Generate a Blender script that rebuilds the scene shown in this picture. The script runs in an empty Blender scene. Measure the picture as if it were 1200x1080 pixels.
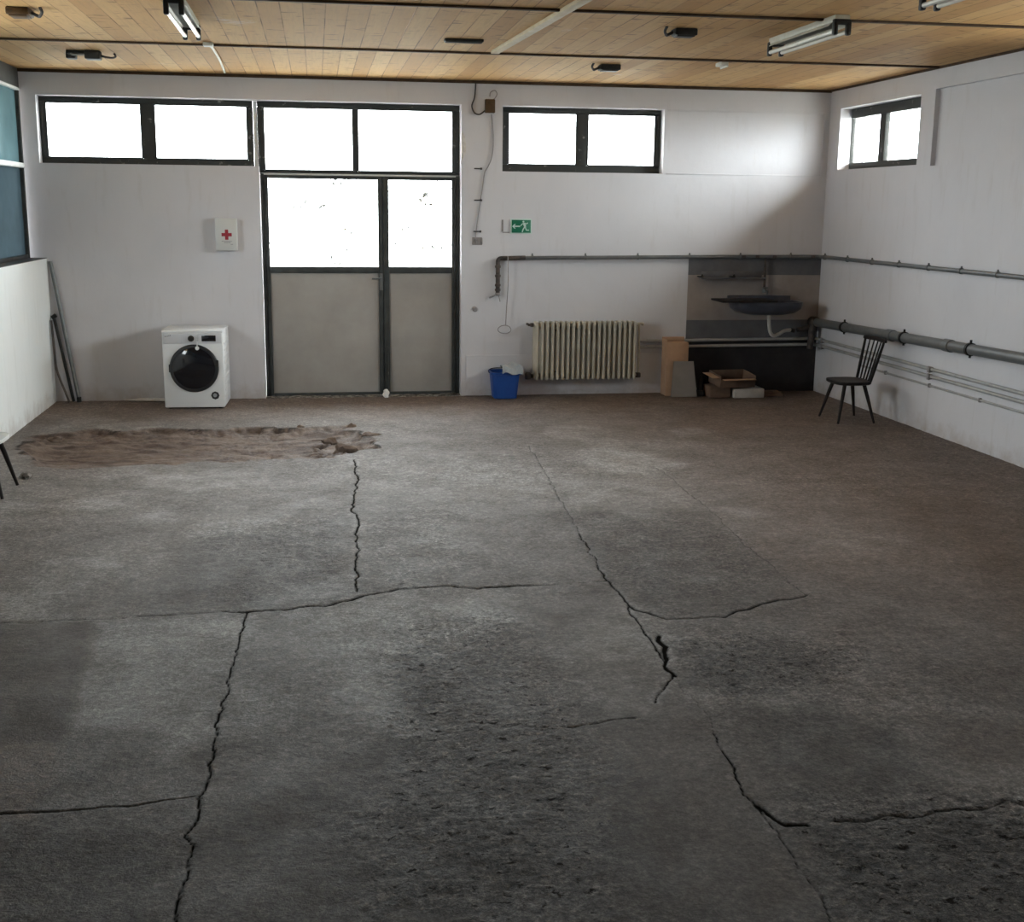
import bpy, bmesh, math, random
import numpy as np
from mathutils import Vector, Matrix

random.seed(7)
rng = np.random.default_rng(11)
PI = math.pi
S = bpy.context.scene
COL = S.collection

# ------------------------------------------------------------------ camera, sky, portals, exposure
CAM = np.array([0.0, -13.3, 2.0501])
YAW, PITCH, ROLL, FPX = 0.1628, 0.2051, 0.0103, 1429.75
_cy, _sy, _cp, _sp = math.cos(YAW), math.sin(YAW), math.cos(PITCH), math.sin(PITCH)
_f = np.array([_sy*_cp, _cy*_cp, -_sp]); _r = np.array([_cy, -_sy, 0.0]); _u = np.cross(_r, _f)
_cr, _sr = math.cos(ROLL), math.sin(ROLL)
RIGHT, UP, FWD = _cr*_r+_sr*_u, -_sr*_r+_cr*_u, _f

cam_data = bpy.data.cameras.new('camera')
cam = bpy.data.objects.new('camera', cam_data); COL.objects.link(cam)
cam_data.sensor_fit = 'HORIZONTAL'; cam_data.sensor_width = 36.0
cam_data.lens = FPX/1200.0*36.0
cam_data.clip_start = 0.05; cam_data.clip_end = 300
cam.matrix_world = Matrix(((RIGHT[0], UP[0], -FWD[0], CAM[0]),
                           (RIGHT[1], UP[1], -FWD[1], CAM[1]),
                           (RIGHT[2], UP[2], -FWD[2], CAM[2]), (0, 0, 0, 1)))
S.camera = cam

W = bpy.data.worlds.new('overcast_sky'); S.world = W; W.use_nodes = True
wt = W.node_tree; wt.nodes.clear()
w_out = wt.nodes.new('ShaderNodeOutputWorld'); w_bg = wt.nodes.new('ShaderNodeBackground')
w_tc = wt.nodes.new('ShaderNodeTexCoord'); w_sx = wt.nodes.new('ShaderNodeSeparateXYZ')
w_rp = wt.nodes.new('ShaderNodeValToRGB')
wt.links.new(w_tc.outputs['Generated'], w_sx.inputs[0]); wt.links.new(w_sx.outputs['Z'], w_rp.inputs[0])
w_rp.color_ramp.elements[0].position = 0.0; w_rp.color_ramp.elements[0].color = (0.51, 0.535, 0.555, 1)
w_rp.color_ramp.elements[1].position = 0.9; w_rp.color_ramp.elements[1].color = (0.97, 1.01, 1.06, 1)
SUN = Vector((math.cos(math.radians(-24))*math.cos(math.radians(16)), math.sin(math.radians(-24))*math.cos(math.radians(16)), math.sin(math.radians(16))))
w_dot = wt.nodes.new('ShaderNodeVectorMath'); w_dot.operation = 'DOT_PRODUCT'; w_dot.inputs[1].default_value = SUN
w_nrm = wt.nodes.new('ShaderNodeVectorMath'); w_nrm.operation = 'NORMALIZE'
wt.links.new(w_tc.outputs['Generated'], w_nrm.inputs[0]); wt.links.new(w_nrm.outputs[0], w_dot.inputs[0])
w_gl = wt.nodes.new('ShaderNodeValToRGB')                      # hazy brightness round the veiled sun, beyond the right wall
w_gl.color_ramp.interpolation = 'EASE'
w_gl.color_ramp.elements[0].position = 0.84; w_gl.color_ramp.elements[0].color = (0, 0, 0, 1)
w_gl.color_ramp.elements[1].position = 1.0; w_gl.color_ramp.elements[1].color = (1.1, 1.12, 1.12, 1)
wt.links.new(w_dot.outputs['Value'], w_gl.inputs[0])
w_add = wt.nodes.new('ShaderNodeVectorMath'); w_add.operation = 'ADD'
wt.links.new(w_rp.outputs[0], w_add.inputs[0]); wt.links.new(w_gl.outputs[0], w_add.inputs[1])
wt.links.new(w_add.outputs[0], w_bg.inputs[0]); wt.links.new(w_bg.outputs[0], w_out.inputs[0])
w_bg.inputs[1].default_value = 13.0

S.view_settings.view_transform = 'Standard'; S.view_settings.look = 'None'
S.view_settings.exposure = 1.3; S.view_settings.gamma = 1.0
S.view_settings.use_curve_mapping = False
S.cycles.max_bounces = 10; S.cycles.diffuse_bounces = 7; S.cycles.transparent_max_bounces = 12
S.cycles.sample_clamp_indirect = 12.0

def portal(loc, rot, sx, sy):
    l = bpy.data.lights.new('daylight_portal', 'AREA'); l.shape = 'RECTANGLE'; l.size = sx; l.size_y = sy
    l.cycles.is_portal = True
    o = bpy.data.objects.new('daylight_portal', l); o.location = loc; o.rotation_euler = rot; COL.objects.link(o)

# ------------------------------------------------------------------ measuring: photo position -> point on a surface of the room
XR, H, XL = 5.7237, 3.3508, -2.678
def _ray(px, py): return RIGHT*(px-600)/FPX + UP*(540-py)/FPX + FWD
def _on(ax, v, px, py):
    d = _ray(px, py); return CAM + d*(v-CAM[ax])/d[ax]
def B(px, py, y=0.0): return _on(1, y, px, py)      # a plane parallel to the back wall
def F(px, py, z=0.0): return _on(2, z, px, py)      # a level plane
def RW(px, py, x=XR): return _on(0, x, px, py)      # a plane parallel to the right wall

portal((-1.6, 0.42, 2.78), (-PI/2, 0, 0), 2.3, 0.75)
portal((0.55, 0.42, 2.2), (-PI/2, 0, 0), 2.2, 1.9)
portal((2.93, 0.42, 2.77), (-PI/2, 0, 0), 1.9, 0.8)
portal((XR+0.42, -1.2, 2.8), (0, PI/2, 0), 0.8, 1.9)

portal((-3.2, -4.0, 2.3), (0, -PI/2, 0), 1.7, 1.7)

# ------------------------------------------------------------------ materials
def new_mat(name):
    m = bpy.data.materials.new(name); m.use_nodes = True; nt = m.node_tree; nt.nodes.clear()
    out = nt.nodes.new('ShaderNodeOutputMaterial'); return m, nt, out
def nd(nt, t, **kw):
    n = nt.nodes.new(t)
    for k, v in kw.items(): setattr(n, k, v)
    return n
def ramp(nt, src, stops):
    r = nd(nt, 'ShaderNodeValToRGB'); e = r.color_ramp.elements
    while len(e) < len(stops): e.new(0.5)
    for i, (p, c) in enumerate(stops):
        e[i].position = p; e[i].color = tuple(c)+(1,) if len(c) == 3 else c
    nt.links.new(src, r.inputs[0]); return r.outputs[0]
def noise(nt, co, scale, detail=4, rough=0.55, dist=0.0):
    n = nd(nt, 'ShaderNodeTexNoise'); n.inputs['Scale'].default_value = scale; n.inputs['Detail'].default_value = detail
    n.inputs['Roughness'].default_value = rough; n.inputs['Distortion'].default_value = dist
    nt.links.new(co, n.inputs['Vector']); return n.outputs[0]
def mapping(nt, co, scale=(1, 1, 1), rot=(0, 0, 0), loc=(0, 0, 0)):
    n = nd(nt, 'ShaderNodeMapping'); n.inputs['Scale'].default_value = scale; n.inputs['Rotation'].default_value = rot
    n.inputs['Location'].default_value = loc; nt.links.new(co, n.inputs['Vector']); return n.outputs[0]
def mix(nt, fac, a, b, mode='MIX'):
    n = nd(nt, 'ShaderNodeMix', data_type='RGBA', blend_type=mode)
    for sock, v in ((n.inputs[0], fac), (n.inputs[6], a), (n.inputs[7], b)):
        if hasattr(v, 'is_output'): nt.links.new(v, sock)
        elif isinstance(v, (int, float)): sock.default_value = v
        else: sock.default_value = tuple(v)+(1,) if len(v) == 3 else v
    return n.outputs[2]
def math_n(nt, op, a, b=None, clamp=False):
    n = nd(nt, 'ShaderNodeMath', operation=op, use_clamp=clamp)
    for i, v in enumerate((a, b)):
        if v is None: continue
        if hasattr(v, 'is_output'): nt.links.new(v, n.inputs[i])
        else: n.inputs[i].default_value = v
    return n.outputs[0]
def bsdf(nt, out, color, rough=0.6, metal=0.0, spec=0.5, normal=None):
    b = nd(nt, 'ShaderNodeBsdfPrincipled')
    for k, v in (('Base Color', color), ('Roughness', rough), ('Metallic', metal), ('Specular IOR Level', spec)):
        if hasattr(v, 'is_output'): nt.links.new(v, b.inputs[k])
        elif isinstance(v, (int, float)): b.inputs[k].default_value = v
        else: b.inputs[k].default_value = tuple(v)+(1,)
    if normal is not None: nt.links.new(normal, b.inputs['Normal'])
    nt.links.new(b.outputs[0], out.inputs[0]); return b
def bump(nt, h, strength=0.3, dist=0.01):
    n = nd(nt, 'ShaderNodeBump'); n.inputs['Strength'].default_value = strength; n.inputs['Distance'].default_value = dist
    nt.links.new(h, n.inputs['Height']); return n.outputs[0]
def worn(name, c1, c2, rough=0.6, metal=0.0, scale=12.0, bumpy=0.15, spec=0.5, lo=0.35, hi=0.7):
    m, nt, out = new_mat(name)
    co = nd(nt, 'ShaderNodeTexCoord').outputs['Object']
    n1 = noise(nt, co, scale, 6, 0.6)
    col = mix(nt, ramp(nt, n1, [(lo, (0, 0, 0)), (hi, (1, 1, 1))]), c1, c2)
    bsdf(nt, out, col, rough, metal, spec, bump(nt, noise(nt, co, scale*8, 3), bumpy, 0.003) if bumpy else None)
    return m

def make_wall_mat(name, c1, c2, dirt):
    m, nt, out = new_mat(name)
    co = nd(nt, 'ShaderNodeTexCoord').outputs['Object']
    big = noise(nt, co, 0.7, 5, 0.6, 0.3)
    col = mix(nt, ramp(nt, big, [(0.35, (0, 0, 0)), (0.7, (1, 1, 1))]), c1, c2)
    streak = noise(nt, mapping(nt, co, (5, 5, 0.8)), 2.0, 5, 0.65)
    col = mix(nt, math_n(nt, 'MULTIPLY', ramp(nt, streak, [(0.56, (0, 0, 0)), (0.8, (1, 1, 1))]), 0.35), col, dirt)
    sx = nd(nt, 'ShaderNodeSeparateXYZ'); nt.links.new(co, sx.inputs[0])
    low = math_n(nt, 'SUBTRACT', 1.0, math_n(nt, 'MULTIPLY', sx.outputs['Z'], 2.4), clamp=True)   # splashed dirt near the floor
    spl = ramp(nt, math_n(nt, 'MULTIPLY', low, noise(nt, co, 5.0, 6, 0.7)), [(0.30, (0, 0, 0)), (0.62, (1, 1, 1))])
    col = mix(nt, math_n(nt, 'MULTIPLY', spl, 0.5), col, (0.33, 0.26, 0.21))
    h = math_n(nt, 'ADD', noise(nt, co, 2.2, 3), math_n(nt, 'MULTIPLY', noise(nt, co, 55.0, 4), 0.12))
    bsdf(nt, out, col, 0.72, 0, 0.3, bump(nt, h, 0.35, 0.02))
    return m
M = {}
M['wall'] = make_wall_mat('white_limewash', (0.655, 0.650, 0.680), (0.59, 0.583, 0.612), (0.45, 0.42, 0.40))
M['wall_lit'] = make_wall_mat('lit_white_wall', (0.86, 0.885, 0.885), (0.80, 0.83, 0.83), (0.6, 0.6, 0.58))  # paler wall colour that holds the strong light on the parapet
M['wall_grey'] = worn('grey_paint_band', (0.150, 0.150, 0.160), (0.105, 0.105, 0.112), 0.55, scale=5, spec=0.22)
M['wall_black'] = worn('dark_grey_paint', (0.040, 0.037, 0.039), (0.022, 0.021, 0.023), 0.6, scale=4, spec=0.22)
M['wall_beige'] = worn('bare_beige_plaster', (0.37, 0.33, 0.31), (0.27, 0.235, 0.22), 0.8, scale=3)
M['steel_dark'] = worn('grey_painted_steel', (0.062, 0.066, 0.064), (0.036, 0.038, 0.037), 0.5, scale=9, spec=0.22)
M['steel_chip'] = worn('chipped_dark_steel', (0.042, 0.044, 0.042), (0.26, 0.25, 0.235), 0.6, scale=14, lo=0.62, hi=0.74, spec=0.22)
M['white_trim'] = worn('white_trim_paint', (0.72, 0.73, 0.72), (0.60, 0.60, 0.58), 0.5, scale=8)
M['panel'] = worn('dusty_grey_panel', (0.37, 0.35, 0.325), (0.30, 0.28, 0.26), 0.7, scale=2.2)
M['brown_strip'] = worn('dark_brown_strip', (0.045, 0.025, 0.012), (0.09, 0.05, 0.025), 0.7, scale=9, spec=0.22)
M['batten'] = worn('pale_planed_pine', (0.52, 0.44, 0.30), (0.44, 0.35, 0.22), 0.7, scale=8)
M['black'] = worn('black_plastic', (0.018, 0.017, 0.016), (0.03, 0.028, 0.025), 0.5, scale=20, spec=0.22)
M['brown_box'] = worn('brown_bakelite', (0.10, 0.06, 0.03), (0.07, 0.04, 0.02), 0.5, scale=20, spec=0.22)
M['lamp_white'] = worn('yellowed_enamel', (0.56, 0.55, 0.48), (0.44, 0.43, 0.37), 0.45, scale=9)
M['tube'] = worn('opal_glass_tube', (0.80, 0.79, 0.72), (0.72, 0.71, 0.65), 0.2, scale=9, bumpy=0)
M['pipe_grey'] = worn('grey_pipe_plastic', (0.135, 0.14, 0.142), (0.095, 0.098, 0.10), 0.42, scale=9)
M['pipe_dark'] = worn('rusty_dark_steel', (0.05, 0.045, 0.045), (0.13, 0.10, 0.085), 0.6, 0.2, scale=18, spec=0.22)
M['pipe_white'] = worn('painted_heating_pipe', (0.40, 0.395, 0.385), (0.30, 0.29, 0.285), 0.5, scale=7)
M['radiator'] = worn('cream_radiator_enamel', (0.50, 0.47, 0.39), (0.40, 0.36, 0.29), 0.42, scale=7)
M['bucket'] = worn('blue_plastic', (0.012, 0.075, 0.33), (0.010, 0.055, 0.26), 0.4, scale=7)
M['cloth'] = worn('grey_rag', (0.42, 0.45, 0.47), (0.30, 0.33, 0.36), 0.9, scale=14, bumpy=0.5)
M['card'] = worn('brown_cardboard', (0.45, 0.29, 0.19), (0.37, 0.235, 0.15), 0.8, scale=6)
M['card_dark'] = worn('dirty_cardboard', (0.19, 0.125, 0.09), (0.12, 0.08, 0.06), 0.85, scale=7, spec=0.22)
M['board_grey'] = worn('grey_fibreboard', (0.25, 0.235, 0.225), (0.20, 0.19, 0.18), 0.75, scale=5)
M['block'] = worn('pale_gasconcrete', (0.50, 0.47, 0.44), (0.40, 0.37, 0.34), 0.9, scale=9, bumpy=0.5)
M['sink'] = worn('blue_grey_enamel', (0.085, 0.088, 0.11), (0.055, 0.057, 0.072), 0.3, scale=6, spec=0.22)
M['drain_white'] = worn('white_drain_plastic', (0.62, 0.60, 0.56), (0.50, 0.48, 0.44), 0.4, scale=9)
M['appliance'] = worn('white_enamel', (0.74, 0.75, 0.76), (0.71, 0.72, 0.73), 0.3, scale=3, bumpy=0)
M['appliance_panel'] = worn('cool_grey_panel', (0.58, 0.59, 0.62), (0.55, 0.56, 0.59), 0.35, scale=3, bumpy=0)
M['black_glass'] = worn('black_door_glass', (0.010, 0.010, 0.013), (0.006, 0.006, 0.008), 0.09, scale=3, bumpy=0)
M['dark_ring'] = worn('dark_grey_ring', (0.016, 0.016, 0.018), (0.013, 0.013, 0.015), 0.4, scale=3, bumpy=0)
M['grey_mark'] = worn('grey_print', (0.30, 0.31, 0.33), (0.27, 0.28, 0.30), 0.5, scale=3, bumpy=0)
M['chair_dark'] = worn('dark_stained_wood', (0.012, 0.009, 0.008), (0.022, 0.016, 0.014), 0.55, scale=10, spec=0.22)
M['seat_dark'] = worn('dark_worn_seat', (0.060, 0.052, 0.047), (0.038, 0.032, 0.029), 0.5, scale=8, spec=0.22)
M['seat_pale'] = worn('pale_seat_laminate', (0.47, 0.50, 0.49), (0.41, 0.43, 0.42), 0.4, scale=6)
M['rim_white'] = worn('white_edge_band', (0.78, 0.79, 0.77), (0.70, 0.70, 0.68), 0.4, scale=6)
M['aid_white'] = worn('white_box_enamel', (0.60, 0.61, 0.60), (0.56, 0.57, 0.56), 0.4, scale=4, bumpy=0)
M['red'] = worn('dark_red_print', (0.30, 0.012, 0.03), (0.24, 0.01, 0.025), 0.5, scale=5, bumpy=0)
M['green'] = worn('green_sign_sheet', (0.012, 0.18, 0.095), (0.010, 0.15, 0.08), 0.4, scale=5, bumpy=0)
M['sign_white'] = worn('pale_sign_print', (0.56, 0.72, 0.66), (0.50, 0.66, 0.60), 0.5, scale=5, bumpy=0)
M['wire'] = worn('dark_wire', (0.05, 0.045, 0.045), (0.08, 0.07, 0.07), 0.6, scale=20, bumpy=0, spec=0.22)
M['wire_grey'] = worn('painted_over_wire', (0.30, 0.28, 0.28), (0.22, 0.20, 0.20), 0.6, scale=20, bumpy=0)
M['plaster'] = worn('broken_plaster', (0.72, 0.70, 0.67), (0.55, 0.52, 0.48), 0.9, scale=25, bumpy=0.6)
M['pole_grey'] = worn('dull_galvanised_tube', (0.19, 0.20, 0.20), (0.13, 0.135, 0.135), 0.45, 0.4, scale=12)
M['paper'] = worn('white_paper', (0.78, 0.77, 0.74), (0.68, 0.67, 0.64), 0.9, scale=20, bumpy=0.5)
M['rubble'] = worn('broken_concrete', (0.07, 0.06, 0.052), (0.33, 0.30, 0.27), 0.9, scale=14, bumpy=0.8, lo=0.45, hi=0.6, spec=0.22)
M['chunk'] = worn('earthy_concrete_lump', (0.085, 0.058, 0.045), (0.20, 0.155, 0.125), 0.9, scale=14, bumpy=0.8, spec=0.2)
M['yard'] = worn('outdoor_paving', (0.32, 0.31, 0.28), (0.24, 0.235, 0.21), 0.9, scale=1.5)

def make_glass(name, dirty):
    m, nt, out = new_mat(name)
    co = nd(nt, 'ShaderNodeTexCoord').outputs['Object']
    tr = nd(nt, 'ShaderNodeBsdfTransparent'); tr.inputs[0].default_value = (0.95, 0.97, 0.96, 1)
    gl = nd(nt, 'ShaderNodeBsdfGlossy'); gl.inputs['Roughness'].default_value = 0.05
    lw = nd(nt, 'ShaderNodeLayerWeight'); lw.inputs[0].default_value = 0.5
    fr = math_n(nt, 'ADD', 0.03, math_n(nt, 'MULTIPLY', math_n(nt, 'POWER', lw.outputs['Facing'], 5.0), 0.9))
    a = nd(nt, 'ShaderNodeMixShader'); nt.links.new(fr, a.inputs[0]); nt.links.new(tr.outputs[0], a.inputs[1]); nt.links.new(gl.outputs[0], a.inputs[2])
    df = nd(nt, 'ShaderNodeBsdfDiffuse'); df.inputs[0].default_value = (0.42, 0.42, 0.38, 1)
    tl = nd(nt, 'ShaderNodeBsdfTranslucent'); tl.inputs[0].default_value = (0.7, 0.7, 0.66, 1)
    d = nd(nt, 'ShaderNodeMixShader'); d.inputs[0].default_value = 0.02
    nt.links.new(df.outputs[0], d.inputs[1]); nt.links.new(tl.outputs[0], d.inputs[2])
    spots = math_n(nt, 'MULTIPLY', ramp(nt, noise(nt, co, 26.0, 6, 0.7), [(0.525, (0, 0, 0)), (0.575, (1, 1, 1))]),
                   ramp(nt, noise(nt, co, 3.2, 2), [(0.47, (0, 0, 0)), (0.60, (1, 1, 1))]))
    fac = math_n(nt, 'ADD', math_n(nt, 'MULTIPLY', spots, dirty), 0.03)
    b = nd(nt, 'ShaderNodeMixShader'); nt.links.new(fac, b.inputs[0]); nt.links.new(a.outputs[0], b.inputs[1]); nt.links.new(d.outputs[0], b.inputs[2])
    nt.links.new(b.outputs[0], out.inputs[0]); return m
M['glass'] = make_glass('window_glass', 0.05)
M['glass_dirty'] = make_glass('spotted_door_glass', 1.0)
def make_tint(name, c, tint):
    m, nt, out = new_mat(name)
    co = nd(nt, 'ShaderNodeTexCoord').outputs['Object']
    col = mix(nt, ramp(nt, noise(nt, co, 1.3, 4), [(0.35, (0, 0, 0)), (0.65, (1, 1, 1))]), c, tuple(v*0.7 for v in c))
    tl = nd(nt, 'ShaderNodeBsdfTranslucent'); nt.links.new(col, tl.inputs[0])
    tr = nd(nt, 'ShaderNodeBsdfTransparent'); tr.inputs[0].default_value = tuple(tint)+(1,)
    gl = nd(nt, 'ShaderNodeBsdfGlossy'); gl.inputs['Roughness'].default_value = 0.12; gl.inputs[0].default_value = (0.6, 0.65, 0.68, 1)
    a = nd(nt, 'ShaderNodeMixShader'); a.inputs[0].default_value = 0.25; nt.links.new(tl.outputs[0], a.inputs[1]); nt.links.new(tr.outputs[0], a.inputs[2])
    b = nd(nt, 'ShaderNodeMixShader'); b.inputs[0].default_value = 0.10; nt.links.new(a.outputs[0], b.inputs[1]); nt.links.new(gl.outputs[0], b.inputs[2])
    nt.links.new(b.outputs[0], out.inputs[0]); return m
M['tint_upper'] = make_tint('teal_wired_glass', (0.17, 0.225, 0.235), (0.07, 0.10, 0.105))
M['tint_lower'] = make_tint('smoky_blue_glass', (0.105, 0.13, 0.14), (0.05, 0.065, 0.072))

def make_ceiling_mat():
    m, nt, out = new_mat('pine_tongue_and_groove')
    co = nd(nt, 'ShaderNodeTexCoord').outputs['Object']
    co = mapping(nt, co, rot=(0, 0, 0.004))
    sx = nd(nt, 'ShaderNodeSeparateXYZ'); nt.links.new(co, sx.inputs[0])
    u = math_n(nt, 'DIVIDE', sx.outputs['X'], 0.152)
    idx = math_n(nt, 'FLOOR', u); fr = math_n(nt, 'SUBTRACT', u, idx)
    bay = math_n(nt, 'FLOOR', math_n(nt, 'DIVIDE', math_n(nt, 'ADD', sx.outputs['Y'], 0.0), 2.42))
    wn = nd(nt, 'ShaderNodeTexWhiteNoise', noise_dimensions='2D')
    cb = nd(nt, 'ShaderNodeCombineXYZ'); nt.links.new(idx, cb.inputs[0]); nt.links.new(bay, cb.inputs[1])
    nt.links.new(cb.outputs[0], wn.inputs['Vector'])
    tone = ramp(nt, wn.outputs[0], [(0.0, (0.47, 0.270, 0.112)), (0.5, (0.55, 0.332, 0.142)), (1.0, (0.60, 0.388, 0.185))])
    off = nd(nt, 'ShaderNodeCombineXYZ'); nt.links.new(wn.outputs[0], off.inputs[2])
    gco = nd(nt, 'ShaderNodeVectorMath', operation='ADD'); nt.links.new(co, gco.inputs[0])
    sc = nd(nt, 'ShaderNodeVectorMath', operation='SCALE'); nt.links.new(off.outputs[0], sc.inputs[0]); sc.inputs['Scale'].default_value = 40
    nt.links.new(sc.outputs[0], gco.inputs[1])
    grain = noise(nt, mapping(nt, gco.outputs[0], (22, 1.2, 1)), 2.0, 5, 0.6, 0.8)
    col = mix(nt, math_n(nt, 'MULTIPLY', ramp(nt, grain, [(0.45, (0, 0, 0)), (0.75, (1, 1, 1))]), 0.45), tone, (0.36, 0.23, 0.11))
    knot = noise(nt, mapping(nt, gco.outputs[0], (4.0, 10.0, 1)), 1.5, 2, 0.5)
    col = mix(nt, math_n(nt, 'MULTIPLY', ramp(nt, knot, [(0.62, (0, 0, 0)), (0.72, (1, 1, 1))]), 0.72), col, (0.17, 0.10, 0.05))
    seam = math_n(nt, 'GREATER_THAN', math_n(nt, 'ABSOLUTE', math_n(nt, 'SUBTRACT', fr, 0.5)), 0.472)
    var = math_n(nt, 'MULTIPLY', seam, ramp(nt, noise(nt, co, 1.7, 2), [(0.35, (0.25, 0.25, 0.25)), (0.65, (1, 1, 1))]))
    col = mix(nt, math_n(nt, 'MULTIPLY', var, 0.75), col, (0.10, 0.06, 0.03))
    white = math_n(nt, 'MULTIPLY', ramp(nt, noise(nt, co, 1.1, 7, 0.7), [(0.66, (0, 0, 0)), (0.72, (1, 1, 1))]), 0.4)
    col = mix(nt, white, col, (0.72, 0.66, 0.54))
    h = math_n(nt, 'SUBTRACT', math_n(nt, 'MULTIPLY', grain, 0.15), seam)
    bsdf(nt, out, col, 0.7, 0, 0.15, bump(nt, h, 0.4, 0.006))
    return m
M['ceiling'] = make_ceiling_mat()

def make_floor_mat():
    m, nt, out = new_mat('worn_concrete')
    co = nd(nt, 'ShaderNodeTexCoord').outputs['Object']
    at = lambda n: nd(nt, 'ShaderNodeAttribute', attribute_name=n).outputs['Fac']
    big = noise(nt, co, 0.55, 6, 0.6, 0.4); mid = noise(nt, co, 3.0, 7, 0.65, 0.2); fine = noise(nt, co, 45.0, 6, 0.7)
    grit = noise(nt, co, 130.0, 3, 0.7)
    col = mix(nt, ramp(nt, big, [(0.35, (0, 0, 0)), (0.68, (1, 1, 1))]), (0.134, 0.118, 0.108), (0.202, 0.183, 0.170))
    col = mix(nt, math_n(nt, 'MULTIPLY', ramp(nt, mid, [(0.42, (0, 0, 0)), (0.68, (1, 1, 1))]), 0.55), col, (0.100, 0.086, 0.078))
    col = mix(nt, math_n(nt, 'MULTIPLY', at('dust_sheen'), ramp(nt, mid, [(0.3, (1, 1, 1)), (0.7, (0.35, 0.35, 0.35))])), col, (0.40, 0.395, 0.385))
    col = mix(nt, math_n(nt, 'MULTIPLY', at('warm'), 0.85), col, (0.175, 0.125, 0.098))
    col = mix(nt, math_n(nt, 'MULTIPLY', at('stain_falloff'), ramp(nt, mid, [(0.25, (0.55, 0.55, 0.55)), (0.6, (1, 1, 1))])), col, (0.070, 0.060, 0.054))
    col = mix(nt, at('earth'), col, mix(nt, ramp(nt, noise(nt, mapping(nt, co, (1.0, 2.6, 1)), 3.2, 7, 0.62, 0.4), [(0.36, (0, 0, 0)), (0.62, (1, 1, 1))]), (0.062, 0.037, 0.026), (0.185, 0.138, 0.112)))
    rough_a = at('spall')
    # exposed aggregate: light grains and small dark holes
    bare = math_n(nt, 'SUBTRACT', 1.0, math_n(nt, 'MULTIPLY', at('earth'), 0.75))
    amt = math_n(nt, 'MULTIPLY', bare, math_n(nt, 'ADD', 0.35, math_n(nt, 'MULTIPLY', rough_a, 0.65), clamp=True))
    med = noise(nt, co, 17.0, 5, 0.65, 0.3)
    col = mix(nt, math_n(nt, 'MULTIPLY', amt, 0.75), col, mix(nt, 1.0, col, ramp(nt, med, [(0.32, (0.35, 0.34, 0.33)), (0.5, (0.95, 0.95, 0.95)), (0.66, (1.7, 1.7, 1.7))]), 'MULTIPLY'))
    col = mix(nt, math_n(nt, 'MULTIPLY', amt, 0.9), col, mix(nt, 1.0, col, ramp(nt, fine, [(0.34, (0.30, 0.29, 0.28)), (0.5, (0.95, 0.95, 0.95)), (0.64, (1.9, 1.9, 1.9))]), 'MULTIPLY'))
    col = mix(nt, math_n(nt, 'MULTIPLY', amt, 0.7), col, mix(nt, 1.0, col, ramp(nt, grit, [(0.36, (0.45, 0.45, 0.45)), (0.5, (1, 1, 1)), (0.66, (1.9, 1.9, 1.9))]), 'MULTIPLY'))
    hole_n = noise(nt, mapping(nt, co, (1.0, 1.3, 1)), 21.0, 5, 0.68, 0.3)
    thr = math_n(nt, 'SUBTRACT', 0.745, math_n(nt, 'MULTIPLY', rough_a, 0.165))
    hole = math_n(nt, 'MULTIPLY', math_n(nt, 'SUBTRACT', hole_n, thr), 22.0, clamp=True)
    col = mix(nt, math_n(nt, 'MULTIPLY', hole, 0.88), col, (0.035, 0.030, 0.027))
    h = math_n(nt, 'ADD', math_n(nt, 'MULTIPLY', fine, math_n(nt, 'ADD', 0.35, math_n(nt, 'MULTIPLY', rough_a, 0.8))), math_n(nt, 'MULTIPLY', mid, 0.8))
    h = math_n(nt, 'ADD', h, math_n(nt, 'MULTIPLY', grit, 0.18))
    h = math_n(nt, 'SUBTRACT', h, math_n(nt, 'MULTIPLY', hole, 0.8))
    ck = ramp(nt, at('crack_and_shade'), [(0.14, (0, 0, 0)), (0.62, (1, 1, 1))])
    col = mix(nt, ck, col, (0.016, 0.014, 0.012))
    spc = math_n(nt, 'MULTIPLY', math_n(nt, 'SUBTRACT', 1.0, math_n(nt, 'ADD', ck, hole, clamp=True)), 0.22)
    rgh = math_n(nt, 'ADD', 0.52, math_n(nt, 'MULTIPLY', ramp(nt, mid, [(0.3, (0, 0, 0)), (0.7, (1, 1, 1))]), 0.22))
    bsdf(nt, out, col, rgh, 0, spc, bump(nt, h, 0.9, 0.016))
    return m
M['floor'] = make_floor_mat()

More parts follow.
